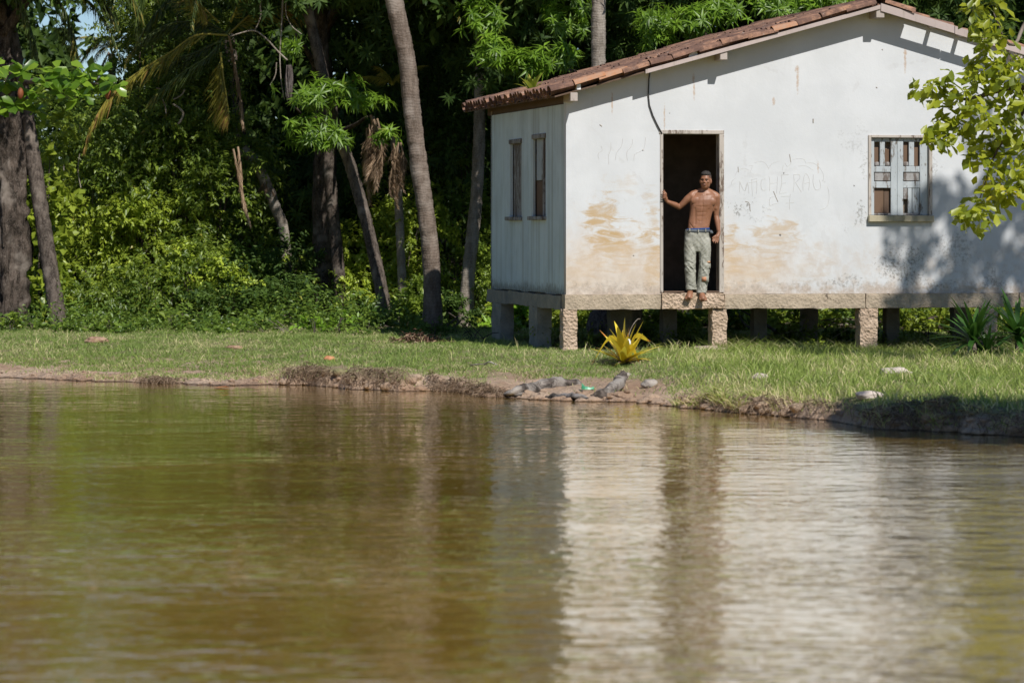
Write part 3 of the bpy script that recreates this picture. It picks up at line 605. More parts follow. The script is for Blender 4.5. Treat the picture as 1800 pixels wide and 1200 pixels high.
# cable hanging down to the door, scratches and lettering on the plaster
tube('cable', [(U(px), -.018, ZF(px, py)) for px, py in [(1141, 112), (1142, 125), (1140, 140), (1139, 165), (1141, 185), (1147, 203), (1155, 220), (1163, 235)]], .009, M['cable'], house, 6)
def strokes(name, lists, r, mat):
    L_ = []
    for pts in lists:
        q = [(U(px), -.0005, ZF(px, py)) for px, py in pts]
        if len(q) > 2: q = spline(q, len(q) * 4)
        L_.append((q, r))
    tubes(name, L_, mat, house, 4)
def gs(pl): return [(1270 + x / 8.571, 270 + y / 8.571) for x, y in pl]
letters = [[(255, 580), (262, 420)], [(258, 420), (330, 560), (375, 430), (400, 600)], [(345, 560), (378, 450), (385, 490)], [(440, 400), (452, 640)], [(430, 395), (520, 375)], [(395, 440), (520, 420)], [(515, 400), (520, 490), (512, 600)],
           [(640, 380), (590, 400), (580, 480), (600, 550), (660, 545)], [(700, 340), (715, 430), (708, 560)], [(715, 450), (825, 440)], [(828, 350), (825, 470), (815, 600)], [(890, 320), (892, 440), (860, 600)], [(895, 320), (1000, 318)], [(890, 450), (955, 440)], [(860, 600), (960, 590)],
           [(1072, 320), (1080, 440), (1062, 580)], [(1070, 320), (1150, 315), (1165, 370), (1100, 430)], [(1095, 430), (1190, 580)], [(1215, 560), (1215, 420), (1250, 305), (1300, 360), (1310, 450), (1298, 550)], [(1235, 450), (1310, 435)],
           [(1370, 320), (1365, 440), (1400, 540), (1460, 540), (1480, 480), (1462, 400)],
           [(720, 660), (705, 720), (712, 780), (760, 765), (850, 745)], [(720, 660), (800, 640)], [(880, 645), (1020, 640)], [(1025, 610), (1010, 720), (1010, 840)], [(950, 745), (1075, 740)]]
cloud = [[(140, 470), (140, 420), (190, 375)], [(190, 330), (240, 250), (330, 225), (400, 250)], [(415, 280), (450, 200)], [(400, 180), (460, 185)], [(480, 140), (580, 115), (650, 150), (695, 230)], [(695, 215), (750, 150), (845, 118)], [(905, 250), (915, 175)], [(940, 140), (980, 195), (1040, 140)], [(1060, 90), (1150, 75), (1230, 90), (1255, 150)], [(1140, 190), (1250, 185), (1370, 250)], [(1260, 145), (1360, 140), (1450, 200), (1510, 290), (1525, 380), (1500, 415)], [(1500, 400), (1550, 430)], [(1585, 500), (1605, 600), (1600, 720), (1560, 810), (1470, 850)]]
strokes('scratched_lettering', [gs(p) for p in letters], .003, M['scratch'])
strokes('scratched_outline', [gs(p) for p in cloud], .0024, M['scratch'])
strokes('dark_scratches', [gs([(768, 568), (835, 725)]), gs([(235, 200), (240, 280)]), gs([(1010, 10), (1030, 130)]), gs([(340, 720), (400, 745), (420, 870)])], .006, M['scratch_dark'])
sq = [[(275, 130), (282, 160), (258, 180), (262, 215)], [(338, 110), (338, 150), (322, 195), (326, 250)], [(413, 85), (405, 130), (372, 180), (368, 220)], [(475, 90), (470, 130), (440, 170), (442, 225)], [(558, 80), (545, 150), (490, 185), (484, 228)]]
strokes('squiggles', [[(980 + x / 3.6, 220 + y / 3.6) for x, y in p] for p in sq], .003, M['scratch'])
strokes('nail_marks', [[(1429.5, 209), (1429.5, 216)], [(1129, 263.5), (1131, 264.5)], [(1054, 219), (1058, 222)], [(1550, 87), (1552, 88)], [(1540, 153), (1542, 155)]], .010, M['scratch_dark'])
# ---------------------------------------------------------------- trees and shrubs
def W3(px, py, Y): return np.array(P(px, py, Y))
def gr(x, y): return float(G(np.array([x]), np.array([y]))[0])
def blobfol(name, blobs, mat, parent, tl=.42, L=.095, W=.45, k=12, tmpl=T4, droop=.25, kind='twigs', clump=9, origin=None):
    ps = []
    for b in blobs:
        px, py, Y, rx, rz, n = b[:6]; ry = b[6] if len(b) > 6 else rx
        c = W3(px, py, Y)
        if kind == 'twigs': ps.append(twigs(c, (rx, ry, rz), n, k, L, W, tl, droop, tmpl, clump))
        else: ps.append(rosettes(c, (rx, ry, rz), n, k, L, W, clump))
    return foliage(name, ps, mat, parent)
def trunk_pts(trace, Y0, Y1=None, n=40, base=None):
    Y1 = Y0 if Y1 is None else Y1; m = len(trace); pts = []
    for i, (px, py) in enumerate(trace): pts.append(P(px, py, Y0 + (Y1 - Y0) * i / (m - 1)))
    pts[0].z = gr(pts[0].x, pts[0].y) - .12
    return spline(pts, n)
def local(o_loc, pts): return [p - Vector(o_loc) for p in pts]

# frond meshes: rachis along +x, drooping; leaflets in two ranks
def frond_mesh(L=3.2, nl=70, ll=.62, droop=.9, hang=.55, w=.028, seed=0, fold=0.0):
    r_ = np.random.default_rng(seed); t = np.linspace(.0, 1, 24); cx = L * (t - .12 * t ** 3 * droop); cz = L * (.22 * t - .62 * droop * t ** 2.2)
    pts = np.stack([cx, 0.04 * np.sin(t * 5 + seed), cz], 1); rad = .022 * (1 - .85 * t) + .003
    V0, F0 = tube_arr(pts, rad, 5); F0 = np.array(F0); F0 = np.concatenate([F0[:, [0, 1, 2]], F0[:, [0, 2, 3]]])
    tt = np.repeat(np.linspace(.14, .995, nl), 2); sg = np.tile([1, -1], nl); p = np.stack([np.interp(tt, t, pts[:, i]) for i in range(3)], 1)
    T = np.gradient(pts, axis=0); T = nrm(T); tg = np.stack([np.interp(tt, t, T[:, i]) for i in range(3)], 1)
    d = tg * (.45 + .55 * tt[:, None]) + np.array([0, 1.0, 0]) * (sg * (1 - fold))[:, None]; d[:, 2] -= hang * (.5 + r_.random(2 * nl)); d += r_.normal(size=d.shape) * .08
    l = ll * np.sin(np.clip(tt * 1.02, 0, 1) * np.pi * .82 + .5) * r_.uniform(.8, 1.1, 2 * nl); l = np.clip(l, .12, None)
    up = np.tile(np.array([0, 0, 1.0]), (2 * nl, 1)) + r_.normal(size=(2 * nl, 3)) * .3
    rr = np.clip(.25 + .5 * tt + r_.normal(size=2 * nl) * .18, 0, 1)
    Vl, Fl, Al = leaves(p, d, up, l, np.full(2 * nl, w), T8, rr)
    V, F, A = join([(V0, F0, np.full(len(V0), .55)), (Vl, Fl, Al)]); return tri_mesh('frond', V, F, A)
FG = [frond_mesh(seed=1), frond_mesh(3.4, 74, .66, 1.15, .75, seed=2), frond_mesh(3.0, 66, .6, .6, .4, seed=3)]
FY = [frond_mesh(2.2, 56, .5, 1.2, .95, .024, 4, .2), frond_mesh(1.7, 50, .5, .8, .8, .024, 5, .2)]
FD = [frond_mesh(1.25, 60, .34, .5, .2, .02, 6, .72), frond_mesh(1.0, 46, .30, .3, .2, .02, 7, .78)]
for me in FG: me.materials.append(M['frond_green'])
for me in FY: me.materials.append(M['frond_yellow'])
for me in FD: me.materials.append(M['frond_dead'])
def place_frond(me, parent, loc, yaw, pitch, roll=0, scale=1, name='frond', label=None):
    o = bpy.data.objects.new(name, me); COL.objects.link(o); o.parent = parent; o.location = loc
    o.rotation_mode = 'ZYX'; o.rotation_euler = (roll, -pitch, yaw) ; o.rotation_mode = 'XYZ'
    m = Matrix.Rotation(yaw, 4, 'Z') @ Matrix.Rotation(-pitch, 4, 'Y') @ Matrix.Rotation(roll, 4, 'X'); o.rotation_euler = m.to_euler(); o.scale = (scale,) * 3
    return tag(o, label)
def palm(label, trace, Y0, Y1, r0, r1, top, mat='palm_bark', nf=13, group='coconut palms', seed=0, crown=True, flare=1.5):
    """trace goes from the ground up; top is the extra height above the last traced point"""
    rs = random.Random(seed); pts = trunk_pts(trace, Y0, Y1, 90); d = (pts[-1] - pts[-4]).normalized(); d = (d + Vector((0, 0, .6))).normalized()
    if top > 0: pts += [pts[-1] + d * top * i / 14 for i in range(1, 15)]
    base = Vector((pts[0].x, pts[0].y, pts[0].z)); t = np.linspace(0, 1, len(pts)); acc = np.concatenate([[0], np.cumsum([(pts[i + 1] - pts[i]).length for i in range(len(pts) - 1)])])
    rad = r0 + (r1 - r0) * t + r0 * (flare - 1) * np.exp(-acc / .35)
    V, F, n = [], [], 16; dense = []
    k = int(acc[-1] / .035); q = np.linspace(0, acc[-1], k); P3 = np.stack([np.interp(q, acc, [p[i] for p in pts]) for i in range(3)], 1) - np.array(base)
    rr = np.interp(q, acc, rad) * (1 + .004 * ((np.arange(k) % 3) == 0) + .02 * np.sin(q * 5 + seed) + .012 * rng.normal(size=k)); V, F = tube_arr(P3, rr, n)
    nz = (vn(V[:, 0] * 30 + V[:, 1] * 27, V[:, 2] * 25, seed) - .5) * .018; ctr = np.repeat(P3, n, 0); V = V + nrm(V - ctr) * nz[:, None]
    root = empty('coconut_palm', base, label=label, cat='palm tree', group=group)
    link('trunk', pyd('trunk', V, F), M[mat], root, smooth=True)
    if crown:
        top_p = pts[-1] - base
        for i in range(nf):
            yaw = i * 2.4 + rs.uniform(-.25, .25); pit = rs.uniform(-.35, 1.0); place_frond(FG[i % 3], root, top_p, yaw, pit, rs.uniform(-.25, .25), rs.uniform(.9, 1.15))
    return root, pts, base
pA, ptsA, bA = palm('tall grey ringed palm trunk rising just left of the house', [(760, 585), (760, 520), (757, 450), (748, 370), (735, 280), (724, 190), (714, 100), (690, -10)], 54.2, 54.0, .135, .14, 3.2, seed=1)
pB, ptsB, bB = palm('dark palm trunk leaning left up into the bright mango leaves', [(680, 578), (672, 520), (660, 460), (640, 375), (615, 290), (590, 225)], 55.6, 56, .11, .09, 4.0, seed=2, mat='grey_bark')
pC, ptsC, bC = palm('pale palm trunk rising behind the tiled roof from a bulging root', [(1062, 585), (1058, 470), (1056, 250), (1052, 100), (1052, 0), (1050, -60)], 53.4, 53.4, .115, .11, 4.5, 'palm_bark_pale', seed=3)
pD, ptsD, bD = palm('thin pale palm trunk hung with shaggy dead fronds', [(709, 560), (707, 500), (704, 430), (700, 350), (695, 270)], 57.5, 57.5, .075, .07, .3, 'palm_bark_pale', nf=0, seed=4)
pF, ptsF, bF = palm('pale speckled palm trunk half hidden at the rear wall', [(818, 560), (822, 500), (830, 420), (838, 340), (842, 250)], 57.0, 57.2, .115, .10, 4.5, 'palm_bark_pale', seed=6)
pL, ptsL, bL = palm('leaning palm trunk beside the thick bark trunk at far left', [(106, 590), (99, 545), (86, 460), (72, 370), (60, 290), (47, 205), (30, 110), (5, 0)], 55.0, 55.6, .135, .11, 1.6, 'grey_bark', seed=7, flare=1.35)
pG, ptsG, bG = palm('dark upright palm trunk just right of the thickest shaded trunk', [(602, 575), (598, 520), (592, 440), (584, 360), (578, 290)], 57.6, 57.6, .11, .10, 3.5, 'dark_bark', nf=11, seed=8)
pE, ptsE, bE = palm('short curved palm stem ringed with leaf scars in the green thicket', [(512, 470), (500, 415), (484, 365), (452, 290), (425, 262)], 58.5, 58.3, .085, .10, .0, 'palm_bark_pale', nf=0, seed=9, crown=False)
# root bulge of the palm behind the house
bm = bmesh.new(); bmesh.ops.create_icosphere(bm, subdivisions=5, radius=1)
for v_ in bm.verts:
    c = v_.co.copy(); n_ = 1 + .10 * mnoise.noise(c * 2.5) + .07 * mnoise.noise(c * 9) + .04 * mnoise.noise(c * 25); v_.co = Vector((c.x * .27, c.y * .27, c.z * .42 + .16)) * n_
me = bpy.data.meshes.new('root_bulge'); bm.to_mesh(me); bm.free(); link('root_bulge', me, M['root_ball'], pC, smooth=True)

def tree(name, label, cat, trace, Y0, Y1, r0, r1, mat, limbs=(), group=None, n=60, sides=14, flare=1.5, rough=.03):
    pts = trunk_pts(trace, Y0, Y1, n); base = pts[0].copy(); acc = np.concatenate([[0], np.cumsum([(pts[i + 1] - pts[i]).length for i in range(n - 1)])])
    q = np.linspace(0, acc[-1], n * 2); P3 = np.stack([np.interp(q, acc, [p[i] for p in pts]) for i in range(3)], 1) - np.array(base)
    rr = r0 + (r1 - r0) * q / q[-1] + r0 * (flare - 1) * np.exp(-q / .4); V, F = tube_arr(P3, rr, sides)
    a = np.tile(np.arange(sides), len(q)); z = np.repeat(q, sides); nz = (vn(a * .9, z * 1.4, 3) - .5) * rough * 2 + (vn(a * 2.1, z * 7, 9) - .5) * rough; V = V + nrm(V - np.repeat(P3, sides, 0)) * (nz * r0 / .15)[:, None]
    root = empty(name, base, label=label, cat=cat, group=group); link('trunk', pyd('trunk', V, F), M[mat], root, smooth=True)
    for ps, ra, rb in limbs:
        s = spline([P(*p) for p in ps], 16); tube('limb', local(base, s), np.linspace(ra, rb, 16), M[mat], root, 8)
    return root, base
def crown(parent, base, blobs, mat, kind='twigs', **k):
    ps = []
    for b in blobs:
        px, py, Y, rx, rz, n = b[:6]; ry = b[6] if len(b) > 6 else rx; c = W3(px, py, Y) - np.array(base)
        if kind == 'twigs': ps.append(twigs(c, (rx, ry, rz), n, **k))
        else: ps.append(rosettes(c, (rx, ry, rz), n, **k))
    return foliage('crown', ps, mat, parent)

# big-leaved tree at the far left
tA, bTA = tree('almond_tree', 'thick dark barked tree at far left with a row of big glossy leaves', 'tree', [(12, 590), (13, 540), (13, 450), (12, 350), (8, 250), (0, 150), (-10, 0), (-20, -150)], 55.4, 55.4, .235, .23, 'dark_bark',
    sides=28, limbs=[([(5, 170, 55.3), (30, 150, 53), (90, 140, 51.5), (190, 150, 51)], .07, .015), ([(8, 60, 55.3), (60, -20, 55), (130, -120, 54.5)], .1, .04), ([(30, 150, 53), (20, 120, 51.5), (0, 130, 51)], .03, .01)], rough=.09)
ps = []
for (px, py) in [(-30, 165), (10, 140), (20, 185), (45, 125), (55, 165), (80, 145), (95, 125), (110, 165), (125, 140), (150, 130), (165, 160), (180, 125), (198, 150), (60, 195), (-10, 120), (0, 195), (140, 170)]:
    c = W3(px, py, 51 + rng.uniform(-.3, .3)) - np.array(bTA); k = 11; a = np.arange(k) * 2.4 + rng.random() * 6
    d = np.stack([np.cos(a), np.sin(a) * .8, rng.uniform(-.7, .8, k)], 1); up = np.stack([rng.normal(size=k) * .3, -.8 + 0 * a, .8 + 0 * a], 1); l = rng.uniform(.17, .30, k)
    ps.append(leaves(np.tile(c, (k, 1)) + rng.normal(size=(k, 3)) * .03, d, up, l, l * .62, TB, np.clip(rng.random(k) * .95, 0, 1)))
foliage('leaf_row', ps, M['leaf_almond'], tA)
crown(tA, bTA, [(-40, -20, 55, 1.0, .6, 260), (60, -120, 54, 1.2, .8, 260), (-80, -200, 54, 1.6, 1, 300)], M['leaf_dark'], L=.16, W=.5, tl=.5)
for i, (px, py, s_) in enumerate([(36, 162, 1), (190, 163, .9)]):
    bm = bmesh.new(); bmesh.ops.create_icosphere(bm, subdivisions=3, radius=.5)
    for v_ in bm.verts: v_.co = Vector((v_.co.x * .09, v_.co.y * .09, v_.co.z * .17 - .02)) * (1 + .06 * mnoise.noise(v_.co * 4))
    me = bpy.data.meshes.new('fruit'); bm.to_mesh(me); bm.free(); o = link('fruit', me, M['fruit'], tA, smooth=True); o.location = Vector(W3(px, py, 50.8)) - bTA

# mango tree in the middle
tM, bTM = tree('mango_tree', 'mango tree with bright sunlit leaf rosettes hanging in the dark middle', 'tree', [(566, 590), (566, 520), (568, 430), (570, 340), (572, 240), (566, 100), (560, -60)], 58.2, 58.4, .20, .17, 'dark_bark',
    limbs=[([(572, 240, 58.3), (620, 222, 57), (645, 205, 56.4)], .06, .02), ([(568, 140, 58.3), (540, 90, 57), (520, 60, 56)], .07, .02), ([(566, 200, 58.3), (540, 210, 57), (520, 190, 56)], .05, .015), ([(566, 60, 58.3), (640, -60, 57.5), (720, -140, 57)], .1, .03)])
crown(tM, bTM, [(560, 160, 55.2, .55, .26, 75), (545, 232, 55.2, .45, .30, 70), (610, 150, 55.4, .35, .2, 32), (640, 180, 55.6, .5, .18, 30), (680, 235, 55.4, .22, .16, 12), (505, 75, 55.6, .22, .22, 14), (600, 245, 55.2, .28, .14, 16)], M['leaf_mango'], 'ros', k=10, L=.19, W=.22)
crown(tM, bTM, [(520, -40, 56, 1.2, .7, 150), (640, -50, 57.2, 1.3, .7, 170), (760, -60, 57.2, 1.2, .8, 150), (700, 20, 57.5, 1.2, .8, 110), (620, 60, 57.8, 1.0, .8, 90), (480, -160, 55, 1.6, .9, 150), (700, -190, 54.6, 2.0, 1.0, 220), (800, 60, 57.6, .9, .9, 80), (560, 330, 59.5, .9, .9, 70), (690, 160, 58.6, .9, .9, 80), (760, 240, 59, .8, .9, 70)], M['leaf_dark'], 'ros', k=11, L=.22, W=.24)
# mango tree behind the house
tN, bTN = tree('mango_tree', 'mango tree whose bright leaves overhang the back of the tiled roof', 'tree', [(1180, 590), (1185, 500), (1200, 400), (1220, 200), (1230, 20), (1230, -120)], 57.5, 57.5, .22, .16, 'dark_bark',
    limbs=[([(1210, 300, 57.5), (1080, 160, 56), (950, 110, 55)], .1, .03), ([(1220, 200, 57.5), (1400, 60, 56.5), (1560, 30, 56)], .1, .03), ([(1230, 60, 57.5), (1150, 0, 56), (1060, -40, 55)], .08, .02)])
crown(tN, bTN, [(850, 30, 54.8, .35, .5, 60), (870, 90, 54.5, .3, .35, 45), (920, 110, 54.2, .55, .25, 85), (985, 100, 54.4, .35, .22, 34), (1000, 20, 54.6, .45, .5, 62), (1160, 20, 54.8, .6, .35, 60), (1210, 40, 54.2, .5, .25, 55), (1280, 25, 54.4, .6, .3, 75), (1150, 65, 54.6, .3, .2, 22), (1370, 5, 54.6, .6, .25, 60), (1460, 0, 54.6, .5, .2, 40)], M['leaf_mango'], 'ros', k=10, L=.19, W=.22)
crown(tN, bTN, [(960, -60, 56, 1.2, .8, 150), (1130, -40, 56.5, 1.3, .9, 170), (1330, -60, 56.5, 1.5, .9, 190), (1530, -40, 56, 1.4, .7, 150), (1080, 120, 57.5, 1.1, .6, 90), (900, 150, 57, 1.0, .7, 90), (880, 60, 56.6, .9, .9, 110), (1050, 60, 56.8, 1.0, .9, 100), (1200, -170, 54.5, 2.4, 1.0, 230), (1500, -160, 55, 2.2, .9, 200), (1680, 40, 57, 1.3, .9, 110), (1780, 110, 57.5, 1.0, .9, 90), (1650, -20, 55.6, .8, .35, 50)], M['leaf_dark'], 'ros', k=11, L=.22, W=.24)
# dense understorey shrubs
SHR = [
 ('leaf_lime', 'yellow green broad leaved climber between the two leftmost trunks', [(75, 300, 56.6, .30, .9, 60), (80, 420, 56.8, .35, .8, 60), (60, 520, 56.6, .4, .5, 60)], dict(L=.16, W=.75, tl=.4), 'climber'),
 ('leaf_lime', 'bright yellow green shrub, the largest lit one, right of the leaning palm', [(180, 360, 58, .8, .75, 330), (250, 420, 57.6, .7, .7, 300), (170, 470, 57.6, .75, .6, 280), (130, 300, 58.4, .5, .5, 120), (330, 400, 57.9, .45, .5, 120)], dict(L=.10, tl=.42), 'shrub'),
 ('leaf_mid', 'tall mid green shrub below the long yellowed palm frond', [(260, 300, 58, .75, .6, 280), (330, 270, 58, .6, .6, 240), (240, 200, 58.2, .8, .5, 260), (380, 340, 57.6, .5, .6, 190), (200, 255, 58.2, .6, .4, 150), (110, 220, 59, .7, .6, 180), (350, 170, 58.2, .6, .6, 200), (430, 250, 58.4, .5, .6, 150)], dict(L=.10, tl=.45), 'tree'),
 ('leaf_mid', 'leafy green crown lit against the blue sky at upper left', [(275, 60, 58.6, .7, .5, 240), (330, 100, 58.4, .6, .5, 200), (245, 110, 58.8, .35, .3, 80), (400, 100, 58.6, .5, .6, 150), (310, 0, 58.6, .7, .4, 160)], dict(L=.09, tl=.4), 'tree'),
 ('leaf_mid', 'low rounded bush with pale tips in front of the tall left shrub', [(280, 500, 56.4, .65, .45, 260), (200, 520, 56.6, .6, .4, 200), (345, 480, 56.8, .5, .45, 180)], dict(L=.085, tl=.32), 'shrub'),
 ('leaf_lime', 'small sunlit yellow green bush right of the low rounded bush', [(400, 500, 56.6, .32, .32, 90), (325, 470, 56.2, .16, .35, 50)], dict(L=.085, tl=.3), 'shrub'),
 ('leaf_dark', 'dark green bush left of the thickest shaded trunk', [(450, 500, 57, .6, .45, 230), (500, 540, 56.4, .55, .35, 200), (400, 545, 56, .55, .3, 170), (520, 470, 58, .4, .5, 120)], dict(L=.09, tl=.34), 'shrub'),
 ('leaf_mid', 'green thicket behind the short curved palm stem', [(440, 420, 59.4, .7, .7, 250), (500, 380, 60, .7, .7, 220), (430, 330, 60, .6, .6, 160), (530, 440, 59.5, .5, .5, 120)], dict(L=.10, tl=.4), 'shrub'),
 ('leaf_lime', 'lit green shrub showing between the two leaning dark trunks', [(640, 450, 58.2, .35, .5, 150), (640, 520, 57.8, .35, .35, 120), (545, 470, 58.6, .3, .5, 110)], dict(L=.10, tl=.36), 'shrub'),
 ('leaf_lime', 'green shrub between the thin pale palm and the tall grey palm', [(735, 400, 57.9, .35, .6, 150), (690, 420, 58.2, .35, .5, 130), (730, 500, 58, .35, .35, 110), (690, 330, 59.6, .5, .5, 120)], dict(L=.10, tl=.38), 'shrub'),
 ('leaf_mid', 'light green bush at the foot of the tall grey palm', [(728, 560, 55.2, .28, .30, 90), (735, 525, 55.8, .22, .22, 50)], dict(L=.10, tl=.28, W=.5), 'shrub'),
 ('leaf_dark', 'dark low bush crowding round the foot of the tall grey palm', [(768, 590, 53.3, .16, .18, 45), (790, 560, 55.4, .4, .3, 110), (640, 575, 55.6, .5, .22, 130)], dict(L=.075, tl=.24), 'shrub'),
 ('leaf_mid', 'green shrub close behind the rear corner of the house', [(810, 470, 58.5, .45, .6, 160), (845, 520, 57.4, .25, .4, 90), (800, 400, 59, .5, .6, 150), (790, 320, 59.6, .5, .5, 110), (840, 400, 59, .25, .5, 70)], dict(L=.10, tl=.38), 'shrub'),
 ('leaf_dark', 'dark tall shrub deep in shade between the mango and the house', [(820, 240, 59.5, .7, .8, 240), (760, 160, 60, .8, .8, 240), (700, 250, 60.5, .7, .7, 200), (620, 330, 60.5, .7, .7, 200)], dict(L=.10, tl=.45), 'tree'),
 ('leaf_mango', 'bright broad leaved plant seen under the left end of the house', [(902, 575, 55.8, .26, .32, 60), (915, 550, 56, .2, .2, 30)], dict(L=.17, tl=.25, W=.42), 'shrub'),
 ('leaf_mid', 'leafy sapling under the house beside the yellow bromeliad', [(1148, 570, 52, .13, .32, 40), (1120, 590, 51.5, .2, .15, 30)], dict(L=.12, tl=.22, W=.45), 'sapling'),
 ('leaf_lime', 'sunlit green hedge of shrubs seen through the stilts behind the house', [(900, 560, 56.3, .4, .3, 110), (960, 570, 56.4, .5, .3, 110), (1040, 570, 56.5, .5, .3, 110), (1140, 565, 56.4, .45, .3, 110), (1240, 560, 56.4, .45, .32, 90), (1310, 565, 56.4, .4, .32, 100), (1385, 560, 56.4, .45, .3, 100), (1480, 570, 56.5, .5, .3, 90), (1590, 565, 57, .5, .3, 100), (1680, 565, 57, .5, .3, 90), (1770, 560, 57, .4, .35, 80)], dict(L=.11, tl=.3), 'hedge'),
 ('leaf_mango', 'drooping long leaved sapling under the doorway of the house', [(1207, 570, 52.3, .12, .3, 26)], dict(L=.2, tl=.22, W=.32, droop=.6), 'sapling'),
 ('leaf_mid', 'small leaved bush under the house right of the doorway pillar', [(1385, 590, 49.9, .24, .24, 110), (1365, 610, 49.4, .2, .14, 50)], dict(L=.06, tl=.2), 'shrub'),
 ('leaf_dark', 'low bush under the house left of the third front pillar', [(1470, 605, 49.4, .28, .14, 70), (1300, 560, 54, .3, .4, 80)], dict(L=.06, tl=.2), 'shrub'),
]
for mat, label, blobs, kw, cat in SHR:
    c = blobs[0]; b = W3(c[0], c[1], c[2]); base = Vector((b[0], b[1], gr(b[0], b[1]) - .05))
    root = empty({'tree': 'leafy_tree', 'climber': 'climber', 'hedge': 'shrub_row'}.get(cat, cat), base, label=label, cat=cat)
    kw = dict(kw); crown(root, base, blobs, M[mat], **kw).name = 'foliage'
    L_ = []
    for bb in blobs:
        e = Vector(W3(bb[0], bb[1], bb[2])) - base; s0 = Vector((e.x * .5, e.y * .5, 0)); s0.z = gr(base.x + s0.x, base.y + s0.y) - base.z - .03
        hh = e.length
        for q in range(3):
            j = Vector((rng.normal() * bb[3] * .4, rng.normal() * .2, bb[4] * .35)); L_.append((spline([s0 + Vector((rng.normal() * .08, rng.normal() * .08, 0)), s0.lerp(e, .55) + Vector((rng.normal() * .1, 0, .05)), e + j], 9), np.linspace(min(.035, .012 + hh * .008), .005, 9)))
    tubes('stem', L_, M['grey_bark'], root, 5)
# far wood and an added shading canopy: one leafy mass, with a gap to the sky at upper left
def mass(name, boxes, mat, L, k=10, gap=None, **kk):
    ps = []
    for (x0, x1, y0, y1, z0, z1, n) in boxes:
        A = np.stack([rng.uniform(x0, x1, n), rng.uniform(y0, y1, n), rng.uniform(z0, z1, n)], 1)
        dens = vn(A[:, 0] * .9 + A[:, 1] * .31, A[:, 2] * .9 + A[:, 1] * .37, 31); A = A[dens > .30]
        if gap is not None:
            pxs = 900 + A[:, 0] / A[:, 1] * FPX; pys = HORY - (A[:, 2] - CAMZ) / A[:, 1] * FPX; keep = np.ones(len(A), bool)
            for gx_, gy_, rx, ry in gap: keep &= ((pxs - gx_) / rx) ** 2 + ((pys - gy_) / ry) ** 2 > 1
            A = A[keep]
        m_ = len(A); D = nrm(rdir(m_) + np.array([0, -.4, .2])); t = np.linspace(0, 1, k); pos = A[:, None] + D[:, None] * t[None, :, None] * .7; pos[:, :, 2] -= (t ** 2)[None] * .25
        ld = rng.normal(size=(m_, k, 3)) * .6 + D[:, None] * .6; ld[..., 2] -= .3; up = np.array([0, -.3, 1.0]) + rng.normal(size=ld.shape) * .4; s = L * rng.uniform(.7, 1.3, m_ * k)
        ps.append(leaves(pos.reshape(-1, 3), ld.reshape(-1, 3), up.reshape(-1, 3), s, s * .5, T4, np.clip(np.repeat(rng.random(m_), k) * .6 + rng.random(m_ * k) * .4, 0, 1)))
    return foliage(name, ps, mat, None, kind='stuff', label='dense dark wood standing behind the palms and the house')
GAP = [(190, 75, 74, 105), (140, 10, 80, 60), (100, 250, 40, 45), (60, 200, 30, 40), (140, -200, 130, 110), (230, -330, 110, 90)]
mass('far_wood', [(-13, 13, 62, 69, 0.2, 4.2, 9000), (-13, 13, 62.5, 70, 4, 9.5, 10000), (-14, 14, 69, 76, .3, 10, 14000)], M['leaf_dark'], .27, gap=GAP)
o = mass('canopy', [(-1.9, 1.0, 55.2, 61, 6.0, 9.2, 2000), (1.0, 8.5, 57, 62, 6.6, 9.4, 1800)], M['leaf_dark'], .2, gap=GAP[4:]); o['label'] = 'leafy canopy added above the view to shade the wood'  # added leaf boxes out of view, sized to shade the thicket
# low undergrowth along the edge of the wood
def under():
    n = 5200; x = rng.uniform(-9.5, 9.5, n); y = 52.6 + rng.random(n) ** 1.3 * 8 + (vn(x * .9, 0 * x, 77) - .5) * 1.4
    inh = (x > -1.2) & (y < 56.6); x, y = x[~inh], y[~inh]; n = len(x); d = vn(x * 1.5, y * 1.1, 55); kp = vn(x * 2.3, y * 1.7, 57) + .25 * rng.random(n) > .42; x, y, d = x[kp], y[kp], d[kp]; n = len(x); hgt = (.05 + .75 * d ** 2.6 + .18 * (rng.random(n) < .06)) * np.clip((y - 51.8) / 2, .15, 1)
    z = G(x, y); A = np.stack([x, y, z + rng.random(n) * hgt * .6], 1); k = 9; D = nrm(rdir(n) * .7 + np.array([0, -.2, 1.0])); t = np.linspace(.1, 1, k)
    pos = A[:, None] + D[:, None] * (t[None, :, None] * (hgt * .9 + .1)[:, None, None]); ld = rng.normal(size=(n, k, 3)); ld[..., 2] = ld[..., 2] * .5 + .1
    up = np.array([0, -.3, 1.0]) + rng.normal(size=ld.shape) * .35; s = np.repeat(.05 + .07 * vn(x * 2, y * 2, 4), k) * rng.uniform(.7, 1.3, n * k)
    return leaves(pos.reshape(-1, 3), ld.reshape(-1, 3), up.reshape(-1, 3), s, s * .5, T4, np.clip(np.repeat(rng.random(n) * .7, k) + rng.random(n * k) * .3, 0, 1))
foliage('undergrowth', [under()], M['leaf_under'], None, kind='stuff', label='low tangled undergrowth along the edge of the wood')
